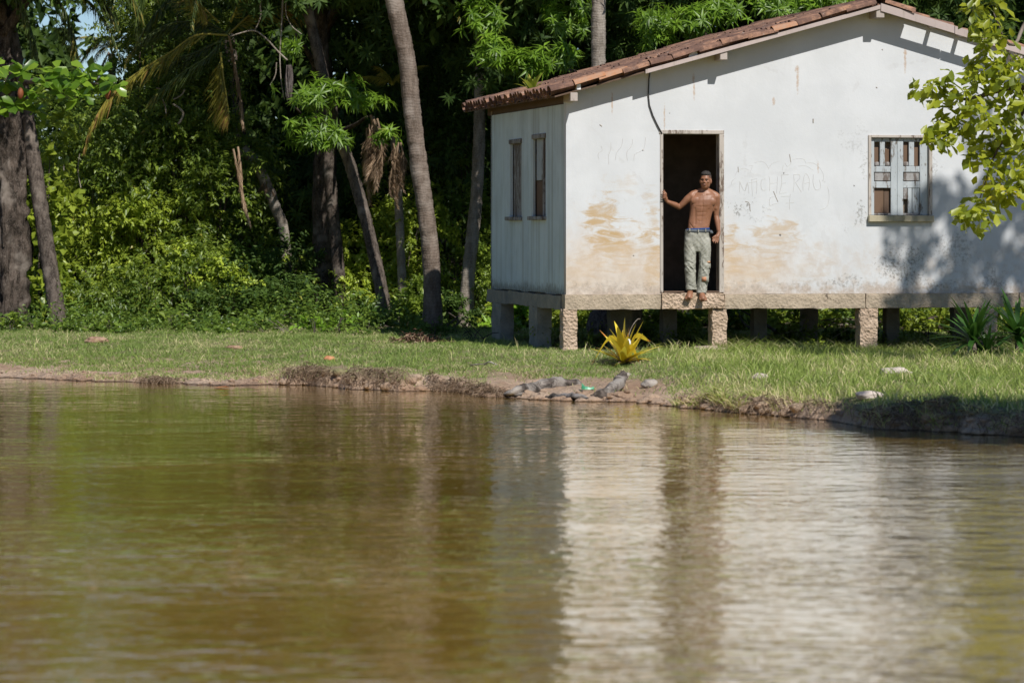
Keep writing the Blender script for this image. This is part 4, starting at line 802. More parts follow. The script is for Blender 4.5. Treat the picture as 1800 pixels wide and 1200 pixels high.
def under_house():
    n = 900; u = rng.uniform(.1, UR, n); w = rng.uniform(.8, 5.4, n) ; x = HX + u * CT - w * ST; y = HY + u * ST + w * CT; d = vn(x * 2.3, y * 1.5, 91); q = d > .42; x, y, d = x[q], y[q], d[q]; n = len(x); hgt = .06 + .34 * (d - .42)
    A = np.stack([x, y, G(x, y)], 1); k = 8; D = nrm(rdir(n) * .7 + np.array([0, -.2, 1.0])); t = np.linspace(.1, 1, k); pos = A[:, None] + D[:, None] * (t[None, :, None] * (hgt + .08)[:, None, None])
    ld = rng.normal(size=(n, k, 3)); up = np.array([0, -.3, 1.0]) + rng.normal(size=ld.shape) * .35; s = rng.uniform(.035, .08, n * k)
    return leaves(pos.reshape(-1, 3), ld.reshape(-1, 3), up.reshape(-1, 3), s, s * .5, T4)
foliage('weeds', [under_house()], M['leaf_mid'], None, kind='stuff', label='small weeds growing in the shade under the house')
# grass
def grass(n, xr, yr, h0, h1, w, mat, name, label, mask, lean=.5):
    x = rng.uniform(*xr, n); yw = YW(x); y = yw + rng.random(n) * (yr - yw); z = G(x, y); keep = mask(x, y, y - yw, z); x, y, z = x[keep], y[keep], z[keep]; n = len(x)
    l = (h0 + (h1 - h0) * fbm(x * 1.7, y * 1.7, 41) * rng.uniform(.4, 1.3, n)); a = rng.random(n) * 6.28; d = np.stack([np.cos(a) * lean, np.sin(a) * lean, np.ones(n)], 1) + rng.normal(size=(n, 3)) * .15
    s = nrm(np.cross(d, rdir(n))) * (w * rng.uniform(.6, 1.3, n))[:, None]; b = np.stack([x, y, z - .006], 1); m_ = b + d * (l * .55)[:, None]; tip = b + d * l[:, None]; tip[:, 2] -= l * .18; tip[:, :2] += np.stack([np.cos(a), np.sin(a)], 1) * (l * .25)[:, None]
    V = np.stack([b - s, b + s, m_ + s * .7, m_ - s * .7, tip], 1).reshape(-1, 3); F = (np.array([(0, 1, 2), (0, 2, 3), (3, 2, 4)])[None] + (np.arange(n) * 5)[:, None, None]).reshape(-1, 3)
    r_ = np.clip(.55 * fbm(x * 1.3, y * 1.3, 61) + .5 * rng.random(n) - .04 + .22 * sst(1.6, .2, y - YW(x)) + .12 * vn(x * .7, y * .7, 9), 0, 1)
    return link(name, tri_mesh(name, V, F, np.repeat(r_, 5)), M[mat], kind='stuff', label=label)
def inhouse(x, y):
    dx, dy = x - HX, y - HY; u = dx * CT + dy * ST; w = -dx * ST + dy * CT; return (u > 0) & (w > .25) & (w < 5.2)
def gm(x, y, d, z):
    bare = fbm(x * 1.4 + 4, y * 1.6, 71) + .10 * (fbm(x * 4, y * 3, 73) - .5); mud = ((x > -.3) & (x < 1.75) & (d < 2.0 + .9 * vn(x * 3, y, 3)))
    left_bare = (x < -5.6) & (d < 1.7 + (bare - .5) * 3)
    return (z > np.interp(x, [-6, -5.4, -3.1, -2.7], [.20, .163, .163, .20])) & (bare < .495 + .25 * sst(.3, 2.5, d)) & (~mud | (rng.random(len(x)) < .06)) & ~(left_bare & (rng.random(len(x)) < .8)) & (~inhouse(x, y) | (rng.random(len(x)) < .12)) & (rng.random(len(x)) < sst(-.1, .15, d) + .1)
grass(360000, (-8.8, 8.3), 56.3, .02, .085, .0042, 'grass', 'short_grass', 'short sunlit turf covering the river bank', gm)
def gl(x, y, d, z):
    c = vn(x * 2.6, y * 2.6, 83); right = sst(1.4, 2.6, x); return (z > .22) & ~inhouse(x, y) & (rng.random(len(x)) < (.04 + .85 * right) * sst(.42, .62, c + right * .22) * sst(.05, .25, d)) & ((x < -.4) | (x > 1.6) | (d > 2.6))
grass(115000, (-8.8, 8.3), 50, .05, .24, .005, 'grass_long', 'long_grass', 'longer tufted grass near the house and the right bank', gl, .35)
def gp(x, y, d, z):   # rank grass in front of and just inside the line of the pillars
    u = (x - HX) * CT + (y - HY) * ST; w = -(x - HX) * ST + (y - HY) * CT; return (u > 2) & (u < 8.8) & (w > -.55) & (w < .75) & (rng.random(len(x)) < .9)
grass(70000, (2, 8.6), 50, .08, .30, .0045, 'grass_long', 'rank_grass', 'rank grass stems leaning along the front pillars', gp, .7)

def ge(x, y, d, z):
    c = vn(x * 5.1, d * 4, 97) * .6 + vn(x * 1.3, d, 98) * .4; return (d < .5) & (z > .16) & (rng.random(len(x)) < sst(.52, .68, c) * (.12 + .33 * sst(1.5, 2.4, x))) & ~((x > -.3) & (x < 1.6))
grass(420000, (-8.8, 7.6), 37, .03, .20, .0045, 'grass_long', 'edge_grass', 'coarse tufts overhanging the eroded bank edge', ge, .8)
# ---------------------------------------------------------------- hanging fronds, branches, small plants, things on the bank
def lone_frond(name, label, me, px, py, Y, yaw, pitch, roll=0, s=1, cat='palm frond', group=None):
    m = Matrix.Rotation(yaw, 4, 'Z') @ Matrix.Rotation(-pitch, 4, 'Y') @ Matrix.Rotation(roll, 4, 'X')
    o = bpy.data.objects.new(name, me); COL.objects.link(o); o.location = P(px, py, Y); o.rotation_euler = m.to_euler(); o.scale = (s,) * 3; return tag(o, label, cat, group)
def child_frond(me, root, px, py, Y, yaw, pitch, roll=0, s=1, label=None, name='frond'):
    o = lone_frond(name, label, me, px, py, Y, yaw, pitch, roll, s, None); o.parent = root; o.location = o.location - root.location
    if 'category' in o: del o['category']
    return o
# a second palm behind the left shrubs carries the long yellowing fronds
pH, ptsH, bH = palm('palm with yellowing drooping fronds behind the left shrubs', [(440, 585), (436, 450), (428, 300), (415, 150), (405, 90), (402, 60)], 60.5, 60.5, .11, .10, 0, 'dark_bark', nf=0, seed=12)
def frond_along(root, trace, Y, ll, mat, side=(0, 0, -1), n=52, w=.022, jit=.12, both=.35, seed=0, name='frond', along=.75, Y1=None, nm='frond'):
    """a frond whose rachis follows the traced curve; its leaflets lean along it and towards side"""
    r_ = np.random.default_rng(seed); m_ = len(trace); Y1 = Y if Y1 is None else Y1
    pts = np.array([tuple(p - root.location) for p in spline([P(px, py, Y + (Y1 - Y) * i / (m_ - 1)) for i, (px, py) in enumerate(trace)], 24)]); t = np.linspace(0, 1, 24)
    V0, F0 = tube_arr(pts, .018 * (1 - .8 * t) + .003, 5); F0 = np.array(F0); F0 = np.concatenate([F0[:, [0, 1, 2]], F0[:, [0, 2, 3]]]); T = nrm(np.gradient(pts, axis=0))
    tt = np.repeat(np.linspace(.10, .99, n), 2); k = 2 * n; sg = np.tile([1, -1], n); p = np.stack([np.interp(tt, t, pts[:, i]) for i in range(3)], 1); tg = np.stack([np.interp(tt, t, T[:, i]) for i in range(3)], 1)
    d = tg * along + np.array(side) * (1 - both) + np.array([0, 1.0, 0]) * (sg * both)[:, None] * .8 + r_.normal(size=(k, 3)) * jit
    l = ll * np.sin(np.clip(tt, 0, 1) * 2.3 + .45) * r_.uniform(.75, 1.1, k); l = np.clip(l, .1, None); up = np.tile(np.array([.2, -1.0, .3]), (k, 1)) + r_.normal(size=(k, 3)) * .4
    Vl, Fl, Al = leaves(p, d, up, l, np.full(k, w), T8, np.clip(.2 + .6 * tt + r_.normal(size=k) * .15, 0, 1)); V, F, A = join([(V0, F0, np.full(len(V0), .6)), (Vl, Fl, Al)])
    return link(name, tri_mesh(nm, V, F, A), M[mat], root)
frond_along(pH, [(400, 62), (345, 62), (300, 92), (250, 122), (200, 162), (165, 212), (148, 262)], 56.5, .52, 'frond_yellow', n=70, seed=1)
frond_along(pH, [(400, 66), (345, 92), (290, 108), (240, 128), (215, 150)], 56.9, .55, 'frond_green', n=50, seed=2)
frond_along(pH, [(388, 92), (392, 130), (398, 170), (404, 212)], 56.6, .62, 'frond_yellow', side=(-.75, 0, -.7), n=44, both=.1, seed=3, along=.6)
frond_along(pH, [(385, 40), (350, 5), (325, -30)], 56.7, .5, 'frond_yellow', side=(.2, 0, -1), n=30, seed=4)
frond_along(pH, [(300, -40), (335, -12), (362, 25)], 56.4, .5, 'frond_yellow', side=(-.2, 0, -1), n=34, seed=5)
frond_along(pH, [(402, 60), (450, 20), (500, 10), (545, 30)], 57.0, .6, 'frond_yellow', n=46, seed=6)
frond_along(pH, [(405, 50), (370, 95), (335, 118), (290, 150), (262, 178)], 56.7, .5, 'frond_green', n=56, seed=41)
frond_along(pH, [(405, 40), (430, -10), (470, -30)], 56.8, .5, 'frond_yellow', n=30, seed=42)
frond_along(pH, [(270, -60), (250, -10), (240, 30), (238, 62)], 56.8, .45, 'frond_green', side=(.3, 0, -1), n=40, seed=43)
frond_along(pH, [(405, 62), (360, 40), (300, 42), (255, 66), (225, 98)], 57.0, .46, 'frond_green', n=56, seed=44)
frond_along(pH, [(402, 60), (420, 150), (428, 220)], 57.2, .4, 'frond_dead', n=36, seed=7, side=(0, 0, -1), name='dead_frond')
frond_along(pH, [(410, 262), (420, 310), (430, 355), (440, 394)], 56.6, .26, 'frond_dead', side=(0, 0, -.6), n=60, both=.42, seed=8, along=1.0, w=.02, name='dead_frond')
frond_along(pH, [(418, 258), (424, 300), (427, 350)], 56.7, .24, 'frond_dead', side=(-.3, 0, -.6), n=44, both=.4, seed=9, along=1.0, w=.02, name='dead_frond')
# fronds of the leaning palm seen dark against the sky
frond_along(pL, [(20, -60), (80, -25), (115, 20), (132, 70), (138, 112)], 54.8, .55, 'frond_green', side=(-.25, 0, -1), n=54, seed=21)
frond_along(pL, [(40, -80), (120, -50), (175, -10), (205, 40)], 55.2, .6, 'frond_green', n=54, seed=22)
frond_along(pL, [(60, -90), (150, -75), (215, -30), (250, 25)], 55.4, .6, 'frond_green', n=54, seed=23)
frond_along(pL, [(10, -50), (40, 10), (60, 70), (70, 110)], 54.9, .5, 'frond_green', side=(-.3, 0, -1), n=44, seed=24)
for px, py, yaw, pit, ro, s in [(60, -30, 10, -12, 10, .55), (90, -50, -15, -10, -20, .5), (120, -60, 20, 5, 30, .55), (0, -20, -40, 20, 0, .6), (40, 0, 200, 5, 0, .5), (90, 30, -25, -48, 40, .38)]:
    child_frond(FG[1], pL, px, py, 55.2, R(yaw), R(pit), R(ro), s)
# small distant palm in the sky gap
pS, ptsS, bS = palm('distant small palm with orange tinged fronds in the gap of sky', [(195, 560), (196, 400), (197, 250), (197, 120), (196, 95)], 66, 66, .08, .07, 0, 'palm_bark', nf=0, seed=15)
frond_along(pS, [(197, 95), (220, 52), (185, 58), (160, 78), (142, 108)][0:1] + [(190, 66), (165, 74), (142, 108)], 65.5, .4, 'frond_yellow', n=36, seed=31)
frond_along(pS, [(197, 95), (222, 62), (245, 60), (262, 84)], 65.6, .4, 'frond_yellow', n=36, seed=32)
for yaw, pit, s in [(200, 35, .42), (160, 10, .4), (20, 30, .42), (-20, 5, .4), (240, -5, .4), (100, 40, .4), (300, 20, .4)]: child_frond(FY[0], pS, 196, 85, 66, R(yaw), R(pit), 0, s)
child_frond(FD[1], pS, 192, 92, 65.8, R(190), R(-70), 0, .7, name='dead_frond')
# shaggy skirts of dead fronds on the thin pale palm
rs = random.Random(3)
for i in range(22):
    left = i < 13; px = (655 if left else 700) + rs.uniform(-9, 9); py = (212 if left else 262) + rs.uniform(-12, 22)
    child_frond(FD[i % 2], pD, px, py, 56.6 + rs.uniform(-.25, .25), rs.uniform(0, 6.28), R(-84) + rs.uniform(-.12, .1), rs.uniform(-1, 1), rs.uniform(.7, 1.05) * (1 if left else .75), name='dead_frond')
for i in range(6): child_frond(FY[1], pD, 690, 150, 57.6, R(60 * i + 10), R(35) + rs.uniform(-.3, .3), 0, .42)
for i in range(5): child_frond(FD[1], pE, 466, 318, 58.3, R(70 * i), R(-60), 0, .35, name='dead_frond')
# bracts on the wood behind the house corner
# dead branch with nest-like clump
br = empty('bare_branch', P(455, 60, 55.5), label='pale bare branch forking in front of the dark canopy', cat='branch')
def bt(lst, r0, r1): return (local(br.location, spline([P(a, b, 55.5) for a, b in lst], 12)), np.linspace(r0, r1, 12))
tubes('branch', [bt([(405, 64), (425, 58), (448, 54), (470, 70), (488, 90), (505, 106)], .012, .016), bt([(448, 54), (458, 30), (458, 5), (465, -30)], .01, .016), bt([(494, 60), (496, 25), (498, -20)], .014, .018), bt([(494, 60), (492, 100), (494, 140), (500, 175)], .012, .008), bt([(505, -10), (502, 20), (512, 45), (530, 60)], .012, .006), bt([(475, 150), (484, 132), (486, 110)], .008, .012)], M['twig'], br, 6)
tw = empty('hanging_vine', P(310, 200, 57), label='pale twisted vine loop above the bright left shrub', cat='vine')
def tv(lst, r): return (local(tw.location, spline([P(a, b, 57) for a, b in lst], 14)), r)
tubes('stem', [tv([(304, 183), (315, 190), (322, 200), (318, 212), (313, 218)], .02), tv([(275, 155), (290, 158), (298, 157)], .015), tv([(305, 175), (318, 168), (325, 158)], .014), tv([(283, 170), (290, 185), (292, 200)], .012)], M['twig'], tw, 6)
tubes('stem', [tv([(112, 290), (112, 320), (110, 350)], .012), tv([(140, 270), (137, 300), (142, 330)], .01)], M['twig'], tw, 5)
sn = empty('fibrous_clump', P(508, 145, 55.3), label='brown fibrous clump hanging from the bare branch', cat='nest')
L_ = []
for i in range(70):
    a = rs.uniform(0, 6.28); r_ = rs.uniform(.02, .07); L_.append((spline([(math.cos(a) * r_ * .6, math.sin(a) * r_ * .6, .28), (math.cos(a + .4) * r_, math.sin(a + .4) * r_, .05), (math.cos(a + 1) * r_ * .7, math.sin(a + 1) * r_, -.22 - rs.random() * .1)], 7), .006))
tubes('fibres', L_, M['root_ball'], sn, 4)

# strap-leaved plants
def straps(name, label, cat, c, n, L, w, mat, tilt=(.2, 1.1), bend=.6, flat=1.0, seed=0, parts=None, leafname='leaf', az=None, root=None):
    rs = random.Random(seed); root = root or empty(name, c, label=label, cat=cat)
    for i in range(n):
        a = (i * 2.4 + rs.uniform(-.3, .3)) if az is None else rs.choice(az) + rs.uniform(-.35, .35); ti = rs.uniform(*tilt); l = L * rs.uniform(.7, 1.15); m_ = 9; V, F = [], []
        kink = rs.random() < .25; b_ = bend * rs.uniform(.5, 1.4)
        x = z = 0; th = ti; wp_ = w * rs.uniform(.8, 1.2)
        for j in range(m_):
            t = j / (m_ - 1); ww = wp_ * (min(1, .45 + t * 2.2) if t < .35 else 1) * max(.02, (1 - t ** 3.2)) ; y0 = math.sin(t * 3 + i) * .01
            sag = .18 * ww
            V += [(x, y0 - ww, z + sag), (x, y0, z), (x, y0 + ww, z + sag)]
            th += b_ / m_ * (2.2 if (kink and j == m_ // 2) else 1) ; x += math.sin(th) * l / m_ * flat; z += math.cos(th) * l / m_
            if j: k = (j - 1) * 3; F += [(k, k + 1, k + 4, k + 3), (k + 1, k + 2, k + 5, k + 4)]
        me = pyd(leafname, V, F); at = me.attributes.new('rnd', 'FLOAT', 'POINT'); rv = rs.random(); at.data.foreach_set('value', np.clip(np.repeat(np.linspace(rv * .6, rv * .6 + .4, m_), 3), 0, 1).astype(np.float32))
        o = link(leafname, me, M[mat], root, smooth=True); o.rotation_euler = (0, 0, a)
    return root
c = PG(1097, 640); c.z = gr(c.x, c.y) + .01; YB = c.y
yb = straps('yellow_bromeliad', 'big yellow bromeliad growing at the top of the muddy bank', 'bromeliad', c, 40, .60, .040, 'strap_yellow', (-.1, 1.1), .4, seed=4)
straps('', '', '', c, 20, .46, .016, 'debris', (.7, 1.7), .5, seed=14, leafname='dry_leaf', root=yb); straps('', '', '', c, 14, .52, .030, 'strap_yellow', (.8, 1.35), .45, seed=24, root=yb)
for px, py, l, a in [(1040, 640, .75, R(188)), (1125, 640, .40, R(-20)), (1143, 600, .5, R(5))]:
    V, F = [], []; m_ = 12; e = P(px, py, YB - .08); s0 = c + Vector((0, -.03, .04)); mid = s0.lerp(e, .42) + Vector((0, 0, .30 if px == 1040 else .2)); pts = spline([s0, mid, e], m_); sd = Vector((.25, -.3, .9)).normalized()
    for j, p in enumerate(pts):
        t = j / (m_ - 1); ww = .036 * (1 - t ** 4) + .003; V += [tuple(p - c - sd * ww), tuple(p - c), tuple(p - c + sd * ww)]
        if j: k = (j - 1) * 3; F += [(k, k + 1, k + 4, k + 3), (k + 1, k + 2, k + 5, k + 4)]
    me = pyd('leaf', V, F); at = me.attributes.new('rnd', 'FLOAT', 'POINT'); at.data.foreach_set('value', np.repeat(np.linspace(.3, .95, m_), 3).astype(np.float32)); link('leaf', me, M['strap_yellow'], yb, smooth=True)
tubes('flower_stalk', [(spline([(.02, 0, .2), (.08, 0, .42), (.16, 0, .54), (.20, 0, .55)], 10), .006)], M['twig'], yb, 5)
# dry leaves under it and a scrap of white caught in it
v_ = P(1106, 601, YB - .12); bm = bmesh.new(); bmesh.ops.create_icosphere(bm, subdivisions=3, radius=.035)
for q in bm.verts: q.co = Vector((q.co.x * .6, q.co.y * .7, q.co.z * 1.1)) * (1 + .35 * mnoise.noise(q.co * 30))
me = bpy.data.meshes.new('scrap'); bm.to_mesh(me); bm.free(); o = link('white_scrap', me, M['white_scrap'], None, smooth=True, label='small crumpled white scrap caught in the yellow bromeliad', cat='litter'); o.location = v_
c2 = P(882, 146, 47.6); c2 = H2W(U(884, 1.2), 1.2); c2.z = ZR - SL * (UA - U(884, 1.2)) + .07
c2 = H2W(-.05, 1.9); c2.z = zroof(-.05) + .08
straps('roof_bromeliad', 'yellow green bromeliad rooted on the roof tiles near the eave', 'bromeliad', c2, 15, .36, .036, 'brom_green', (.0, 1.15), .55, seed=8)
for i, (px, py, Y, L, lab, sd) in enumerate([(1712, 602, 45.3, .80, 'dark green strap leaved plant by the fourth front pillar', 3), (1788, 590, 45.6, .78, 'spiky strap leaved plant at the right edge of the photo', 5)]):
    c = P(px, py, Y); gz_ = gr(c.x, c.y); h_ = max(.1, c.z - gz_)
    rt_ = straps('strap_leaf_plant', lab, 'plant', c, 52, L, .040, 'strap_green', (.2, 1.7), .75, seed=sd); tube('stem', [(0, 0, -h_ - .05), (.01, 0, 0)], .035, M['grey_bark'], rt_, 8)
c = P(1735, 620, 45.2); c.z = gr(c.x, c.y)
straps('strap_leaf_plant', 'low dark strap leaved plant between the two taller ones', 'plant', c, 26, .5, .028, 'strap_green', (.1, 1.2), .5, seed=11)
c = P(1241, 612, 47.4); c.z = gr(c.x, c.y); straps('young_lily', 'small pale strap leaved shoot beside the doorway pillar', 'plant', c, 7, .3, .009, 'strap_green', (0, .5), .4, seed=21)
# small leafy weeds at the edge of the turf
for i, (px, py, Y, h_, L, mat, lab, n) in enumerate([
    (553, 585, 52.4, .26, .10, 'leaf_mango', 'bright broad leaved weed left of a pair on the turf edge', 14), (597, 583, 52.6, .26, .10, 'leaf_mango', 'bright broad leaved weed right of a pair on the turf edge', 14),
    (298, 590, 53, .28, .11, 'leaf_mid', 'leafy weed with one yellow leaf below the left thicket', 14), (762, 612, 51, .24, .07, 'leaf_dark', 'dark leafy weed standing in front of the tall grey palm', 22),
    (20, 600, 52.5, .22, .08, 'leaf_mid', 'low weed at the foot of the thick left trunk', 22), (880, 575, 52.6, .25, .10, 'leaf_mid', 'leafy weed behind the last stilt under the side wall', 16),
    (962, 600, 47.6, .30, .05, 'leaf_mid', 'airy small leaved weed between the side stilt and the corner pillar', 40), (190, 592, 52.8, .2, .07, 'leaf_mid', 'low weed just right of the leaning palm foot', 20),
    (1630, 595, 47.6, .28, .07, 'leaf_mid', 'pale leaved weed left of the dark strap leaved plants', 14), (1435, 612, 46.9, .16, .05, 'leaf_lime', 'straggly yellowing weed in the grass before the third front pillar', 12), (460, 590, 53, .2, .07, 'leaf_dark', 'low dark weed on the turf edge left of the bright pair', 20)]):
    c = P(px, py, Y); c.z = gr(c.x, c.y); root = empty('leafy_weed', c, label=lab, cat='weed', group='weeds along the turf edge')
    ps = twigs((0, 0, h_ * .45), (h_ * .7, h_ * .5, h_ * .5), n, 6, L, .55, h_ * .6, .2, T4, 5, .8); foliage('leaf_cluster', [ps], M[mat], root, kind='stuff')
    tubes('stem', [([(0, 0, -.02), (rs.uniform(-.05, .05), 0, h_ * .5), (rs.uniform(-.2, .2) * h_, 0, h_ * .95)], .004) for _ in range(5)], M['grey_bark'], root, 4)
def sticks(name, label, px, py, Y, n, L, r, mat, cat='twigs', up=.5, spread=1.0):
    c = PG(px, py); c.z += .01; root = empty(name, c, label=label, cat=cat); L_ = []
    for i in range(n):
        a = rs.uniform(0, 6.28); s0 = Vector((rs.uniform(-.5, .5) * L * spread, rs.uniform(-.2, .2) * L, 0)); d = Vector((math.cos(a), math.sin(a) * .6, rs.uniform(.0, up))) * L * rs.uniform(.3, .8)
        L_.append((spline([s0, s0 + d * .5 + Vector((rs.uniform(-.04, .04), 0, rs.uniform(0, .05))), s0 + d], 6), r * rs.uniform(.6, 1.2)))
    tubes('twig', L_, M[mat], root, 4); return root
sticks('fallen_twigs', 'tangle of bare fallen twigs on the turf left of the stilts', 830, 600, 50.6, 16, .45, .007, 'dark_bark', up=1.1)
sticks('fallen_twigs', 'dry twigs lying in the grass before the doorway pillar', 1400, 610, 46.8, 26, .7, .006, 'twig', up=.6, spread=2.2)
sticks('fallen_twigs', 'dry twigs lying in front of the strap leaved plants', 1740, 622, 45.0, 24, .7, .006, 'twig', up=.4, spread=1.6)
sticks('fallen_twigs', 'thin dead stalks on the turf edge near the bright weeds', 480, 588, 52.5, 10, .4, .005, 'twig', up=.9, spread=2)
sticks('fallen_stick', 'long pale stick lying flat in the short grass', 860, 643, 47.8, 2, .5, .01, 'driftwood', up=.02)
# logs, stones and litter on the mud
def log(label, trace, Y, rr, mat, name='driftwood_log', n=44, wob=.012, sd=0, dy=0, li=0):
    tr_ = [PG(a, b + 4) for a, b in trace]; tr_ = [q + Vector((0, -dy, np.interp(i / (len(tr_) - 1), np.linspace(0, 1, len(rr)), rr) * .55 + li * (i / (len(tr_) - 1)) ** 3)) for i, q in enumerate(tr_)]; pts = spline(tr_, n); base = pts[0].copy(); P3 = np.array([tuple(p - base) for p in pts]); r_ = np.interp(np.linspace(0, 1, n), np.linspace(0, 1, len(rr)), rr)
    V, F = tube_arr(P3, r_, 12); q = np.arange(len(V)); V = V + nrm(V - np.repeat(P3, 12, 0)) * np.array([(mnoise.noise(Vector((math.cos(t_) * 1.1, math.sin(t_) * 1.1, l_ * .16 + sd * 3))) * 1.5 + (.5 - abs(mnoise.noise(Vector((math.cos(t_) * 3.2, math.sin(t_) * 3.2, l_ * .10 + sd))))) * .9) * wob for t_, l_ in zip((q % 12) / 12 * 6.283 + (q // 12) * .05, q // 12)])[:, None]
    F = list(F) + [tuple(range(12))[::-1], tuple(range(len(V) - 12, len(V)))]
    root = link(name, pyd(name, V, F), M[mat], None, smooth=True, label=label, cat='log'); root.location = base; return root
log('pale weathered driftwood log half buried along the muddy bank', [(884, 694), (908, 690), (940, 683), (965, 676), (1000, 673), (1022, 671)], 41.9, [.012, .05, .065, .06, .05, .015], 'driftwood', sd=2, wob=.034)
log('dark wet log with an upturned knobbly end on the mud', [(1025, 700), (1042, 697), (1060, 691), (1078, 685), (1090, 676), (1094, 669)], 41.0, [.012, .03, .045, .055, .066, .045], 'driftwood', sd=4, wob=.036, li=.05)
log('thin black wet log lying at the water line', [(958, 699), (975, 697), (1000, 696), (1018, 698), (1040, 702)], 41.2, [.02, .035, .04, .035, .015], 'wet_wood', sd=6, wob=.022)
def rock(label, px, py, Y, s, mat='stone', name='stone', sd=0, cat='stone', sink=.3):
    bm = bmesh.new(); bmesh.ops.create_icosphere(bm, subdivisions=4, radius=1)
    for q in bm.verts:
        c = q.co.copy(); n_ = 1 + .22 * mnoise.noise(c * 1.5 + Vector((sd * 5, 0, 0))) + .09 * mnoise.noise(c * 5 + Vector((sd, 0, 0))) + .04 * mnoise.noise(c * 14); q.co = Vector((c.x * s[0], c.y * s[1], c.z * s[2])) * n_
    me = bpy.data.meshes.new(name); bm.to_mesh(me); bm.free(); o = link(name, me, M[mat], None, smooth=True, label=label, cat=cat); p = PG(px, py + s[2] / .0075 * .3); o.location = (p.x, p.y, gr(p.x, p.y) + s[2] * (1 - sink) * .6); return o
rock('rounded grey stone on the mud right of the upturned log', 1143, 677, 42.0, (.10, .08, .06), sd=1)
rock('small brown clod of earth above the upturned log', 1099, 660, 42.8, (.07, .05, .035), sd=2, name='clod', cat='clod')
rock('pale flat stone slab at the foot of the doorway pillar', 1243, 615, 45.75, (.26, .14, .05), 'concrete', sd=3, name='slab', cat='slab')
rock('pinkish pale heap of ash on the right hand grass', 1573, 657, 43.2, (.17, .12, .06), 'ash', sd=4, name='ash_heap', cat='heap')
rock('pale stone jutting from the bank edge at right', 1527, 697, 39.3, (.14, .09, .05), 'ash', sd=5)
rock('pale stone in the grass below the doorway', 1337, 667, 42.2, (.1, .08, .06), 'ash', sd=6)
rock('orange brown coconut husk lying alone on the left turf', 579, 633, 49.3, (.075, .06, .045), 'husk', 'coconut_husk', 7, 'husk')
rock('reddish mound of earth on the turf, nearest the left edge', 170, 600, 52.2, (.17, .12, .06), 'husk_dark', 'earth_mound', 8, 'mound')
rock('low brown mound of earth on the turf left of the husk', 412, 612, 51.2, (.13, .1, .04), 'husk_dark', 'earth_mound', 9, 'mound')
# pile of dry brown litter by the palm
c = PG(735, 604)
n = 420; q = rng.normal(size=(n, 3)) * np.array([.20, .15, .035]); q[:, 2] = np.abs(q[:, 2]) * np.exp(-(q[:, 0] / .3) ** 2) * 1.8 + .02; d = rdir(n); d[:, 2] *= .3
foliage('leaf_litter_pile', [leaves(q, d, np.array([0, 0, 1.0]) + rng.normal(size=(n, 3)) * .4, rng.uniform(.06, .16, n), np.full(n, .012), T4)], M['debris'], None, label='heap of dry reddish brown fronds on the turf by the tall palm', kind='stuff').location = c
# green plastic scrap shaped like a broken shell
V, F = [], []; pr = [(-.07, .075), (-.055, .06), (-.03, .035), (.0, .03), (.035, .022), (.07, .035)]
for i, (x, h_) in enumerate(pr):
    w_ = .035 * (1 - abs(i - 2.5) / 4); V += [(x, -w_, 0), (x, -w_ * .7, h_ * .8), (x + .006, 0, h_ * .35), (x, w_ * .7, h_), (x, w_, 0)]
    if i:
        k = (i - 1) * 5
        for j in range(4): F.append((k + j, k + j + 1, k + j + 6, k + j + 5))
F += [(0, 1, 2, 3, 4)[::-1], tuple(25 + i for i in range(5))]
o = link('plastic_scrap', pyd('plastic_scrap', V, F), M['green_plastic'], None, label='torn piece of green plastic lying on the mud between the logs', cat='litter'); p = PG(1033, 686); o.location = (p.x, p.y, gr(p.x, p.y) + .01)
# floating leaf
o = link('floating_leaf', pyd('floating_leaf', [(-.10, 0, .006), (-.03, -.05, .012), (.07, -.035, .02), (.11, 0, .012), (.05, .045, .022), (-.04, .04, .014), (0, 0, .004)], [(0, 1, 6), (1, 2, 6), (2, 3, 6), (3, 4, 6), (4, 5, 6), (5, 0, 6)]), M['husk'], None, label='single curled brown leaf floating near the left bank', cat='leaf'); p = P(388, 682, (CAMZ - WZ) * FPX / 284); o.location = (p.x, p.y, WZ)
# matted roots hanging over the eroded bank
L_ = []
for i in range(2600):
    seg = rs.choice([(-2.75, -2.2), (-2.0, -1.3), (-.95, -.1), (-.95, -.1), (1.9, 3.2), (3.4, 4.2), (4.2, 6.2), (-4.6, -4.2)]); x = rs.uniform(*seg); y0 = float(YW(np.array([x]))[0]); d = rs.uniform(.03, .42) * (.5 + float(vn(np.array([x * 4]), np.array([0.]), 7)[0])); z = gr(x, y0 + d) + rs.uniform(0, .03)
    p0 = Vector((x, y0 + d, z)); out = Vector((rs.uniform(-.12, .12), -rs.uniform(.04, .2), rs.uniform(-.02, .05))); p1 = p0 + out; p2 = p1 + Vector((rs.uniform(-.09, .09), -rs.uniform(-.03, .05), -rs.uniform(.01, .15)))
    L_.append((spline([p0, p1, p2], 5), rs.uniform(.0012, .0036)))
Vs, Fs, As, o_ = [], [], [], 0
for pts, rad in L_:
    V, F = tube_arr(pts, rad, 3); F = np.array(F); Fs.append(np.concatenate([F[:, [0, 1, 2]], F[:, [0, 2, 3]]]) + o_); Vs.append(V); As.append(np.full(len(V), rs.random())); o_ += len(V)
link('exposed_roots', tri_mesh('exposed_roots', np.concatenate(Vs), np.concatenate(Fs), np.concatenate(As)), M['roots'], kind='stuff', label='matted brown roots hanging from the eroded bank edge')
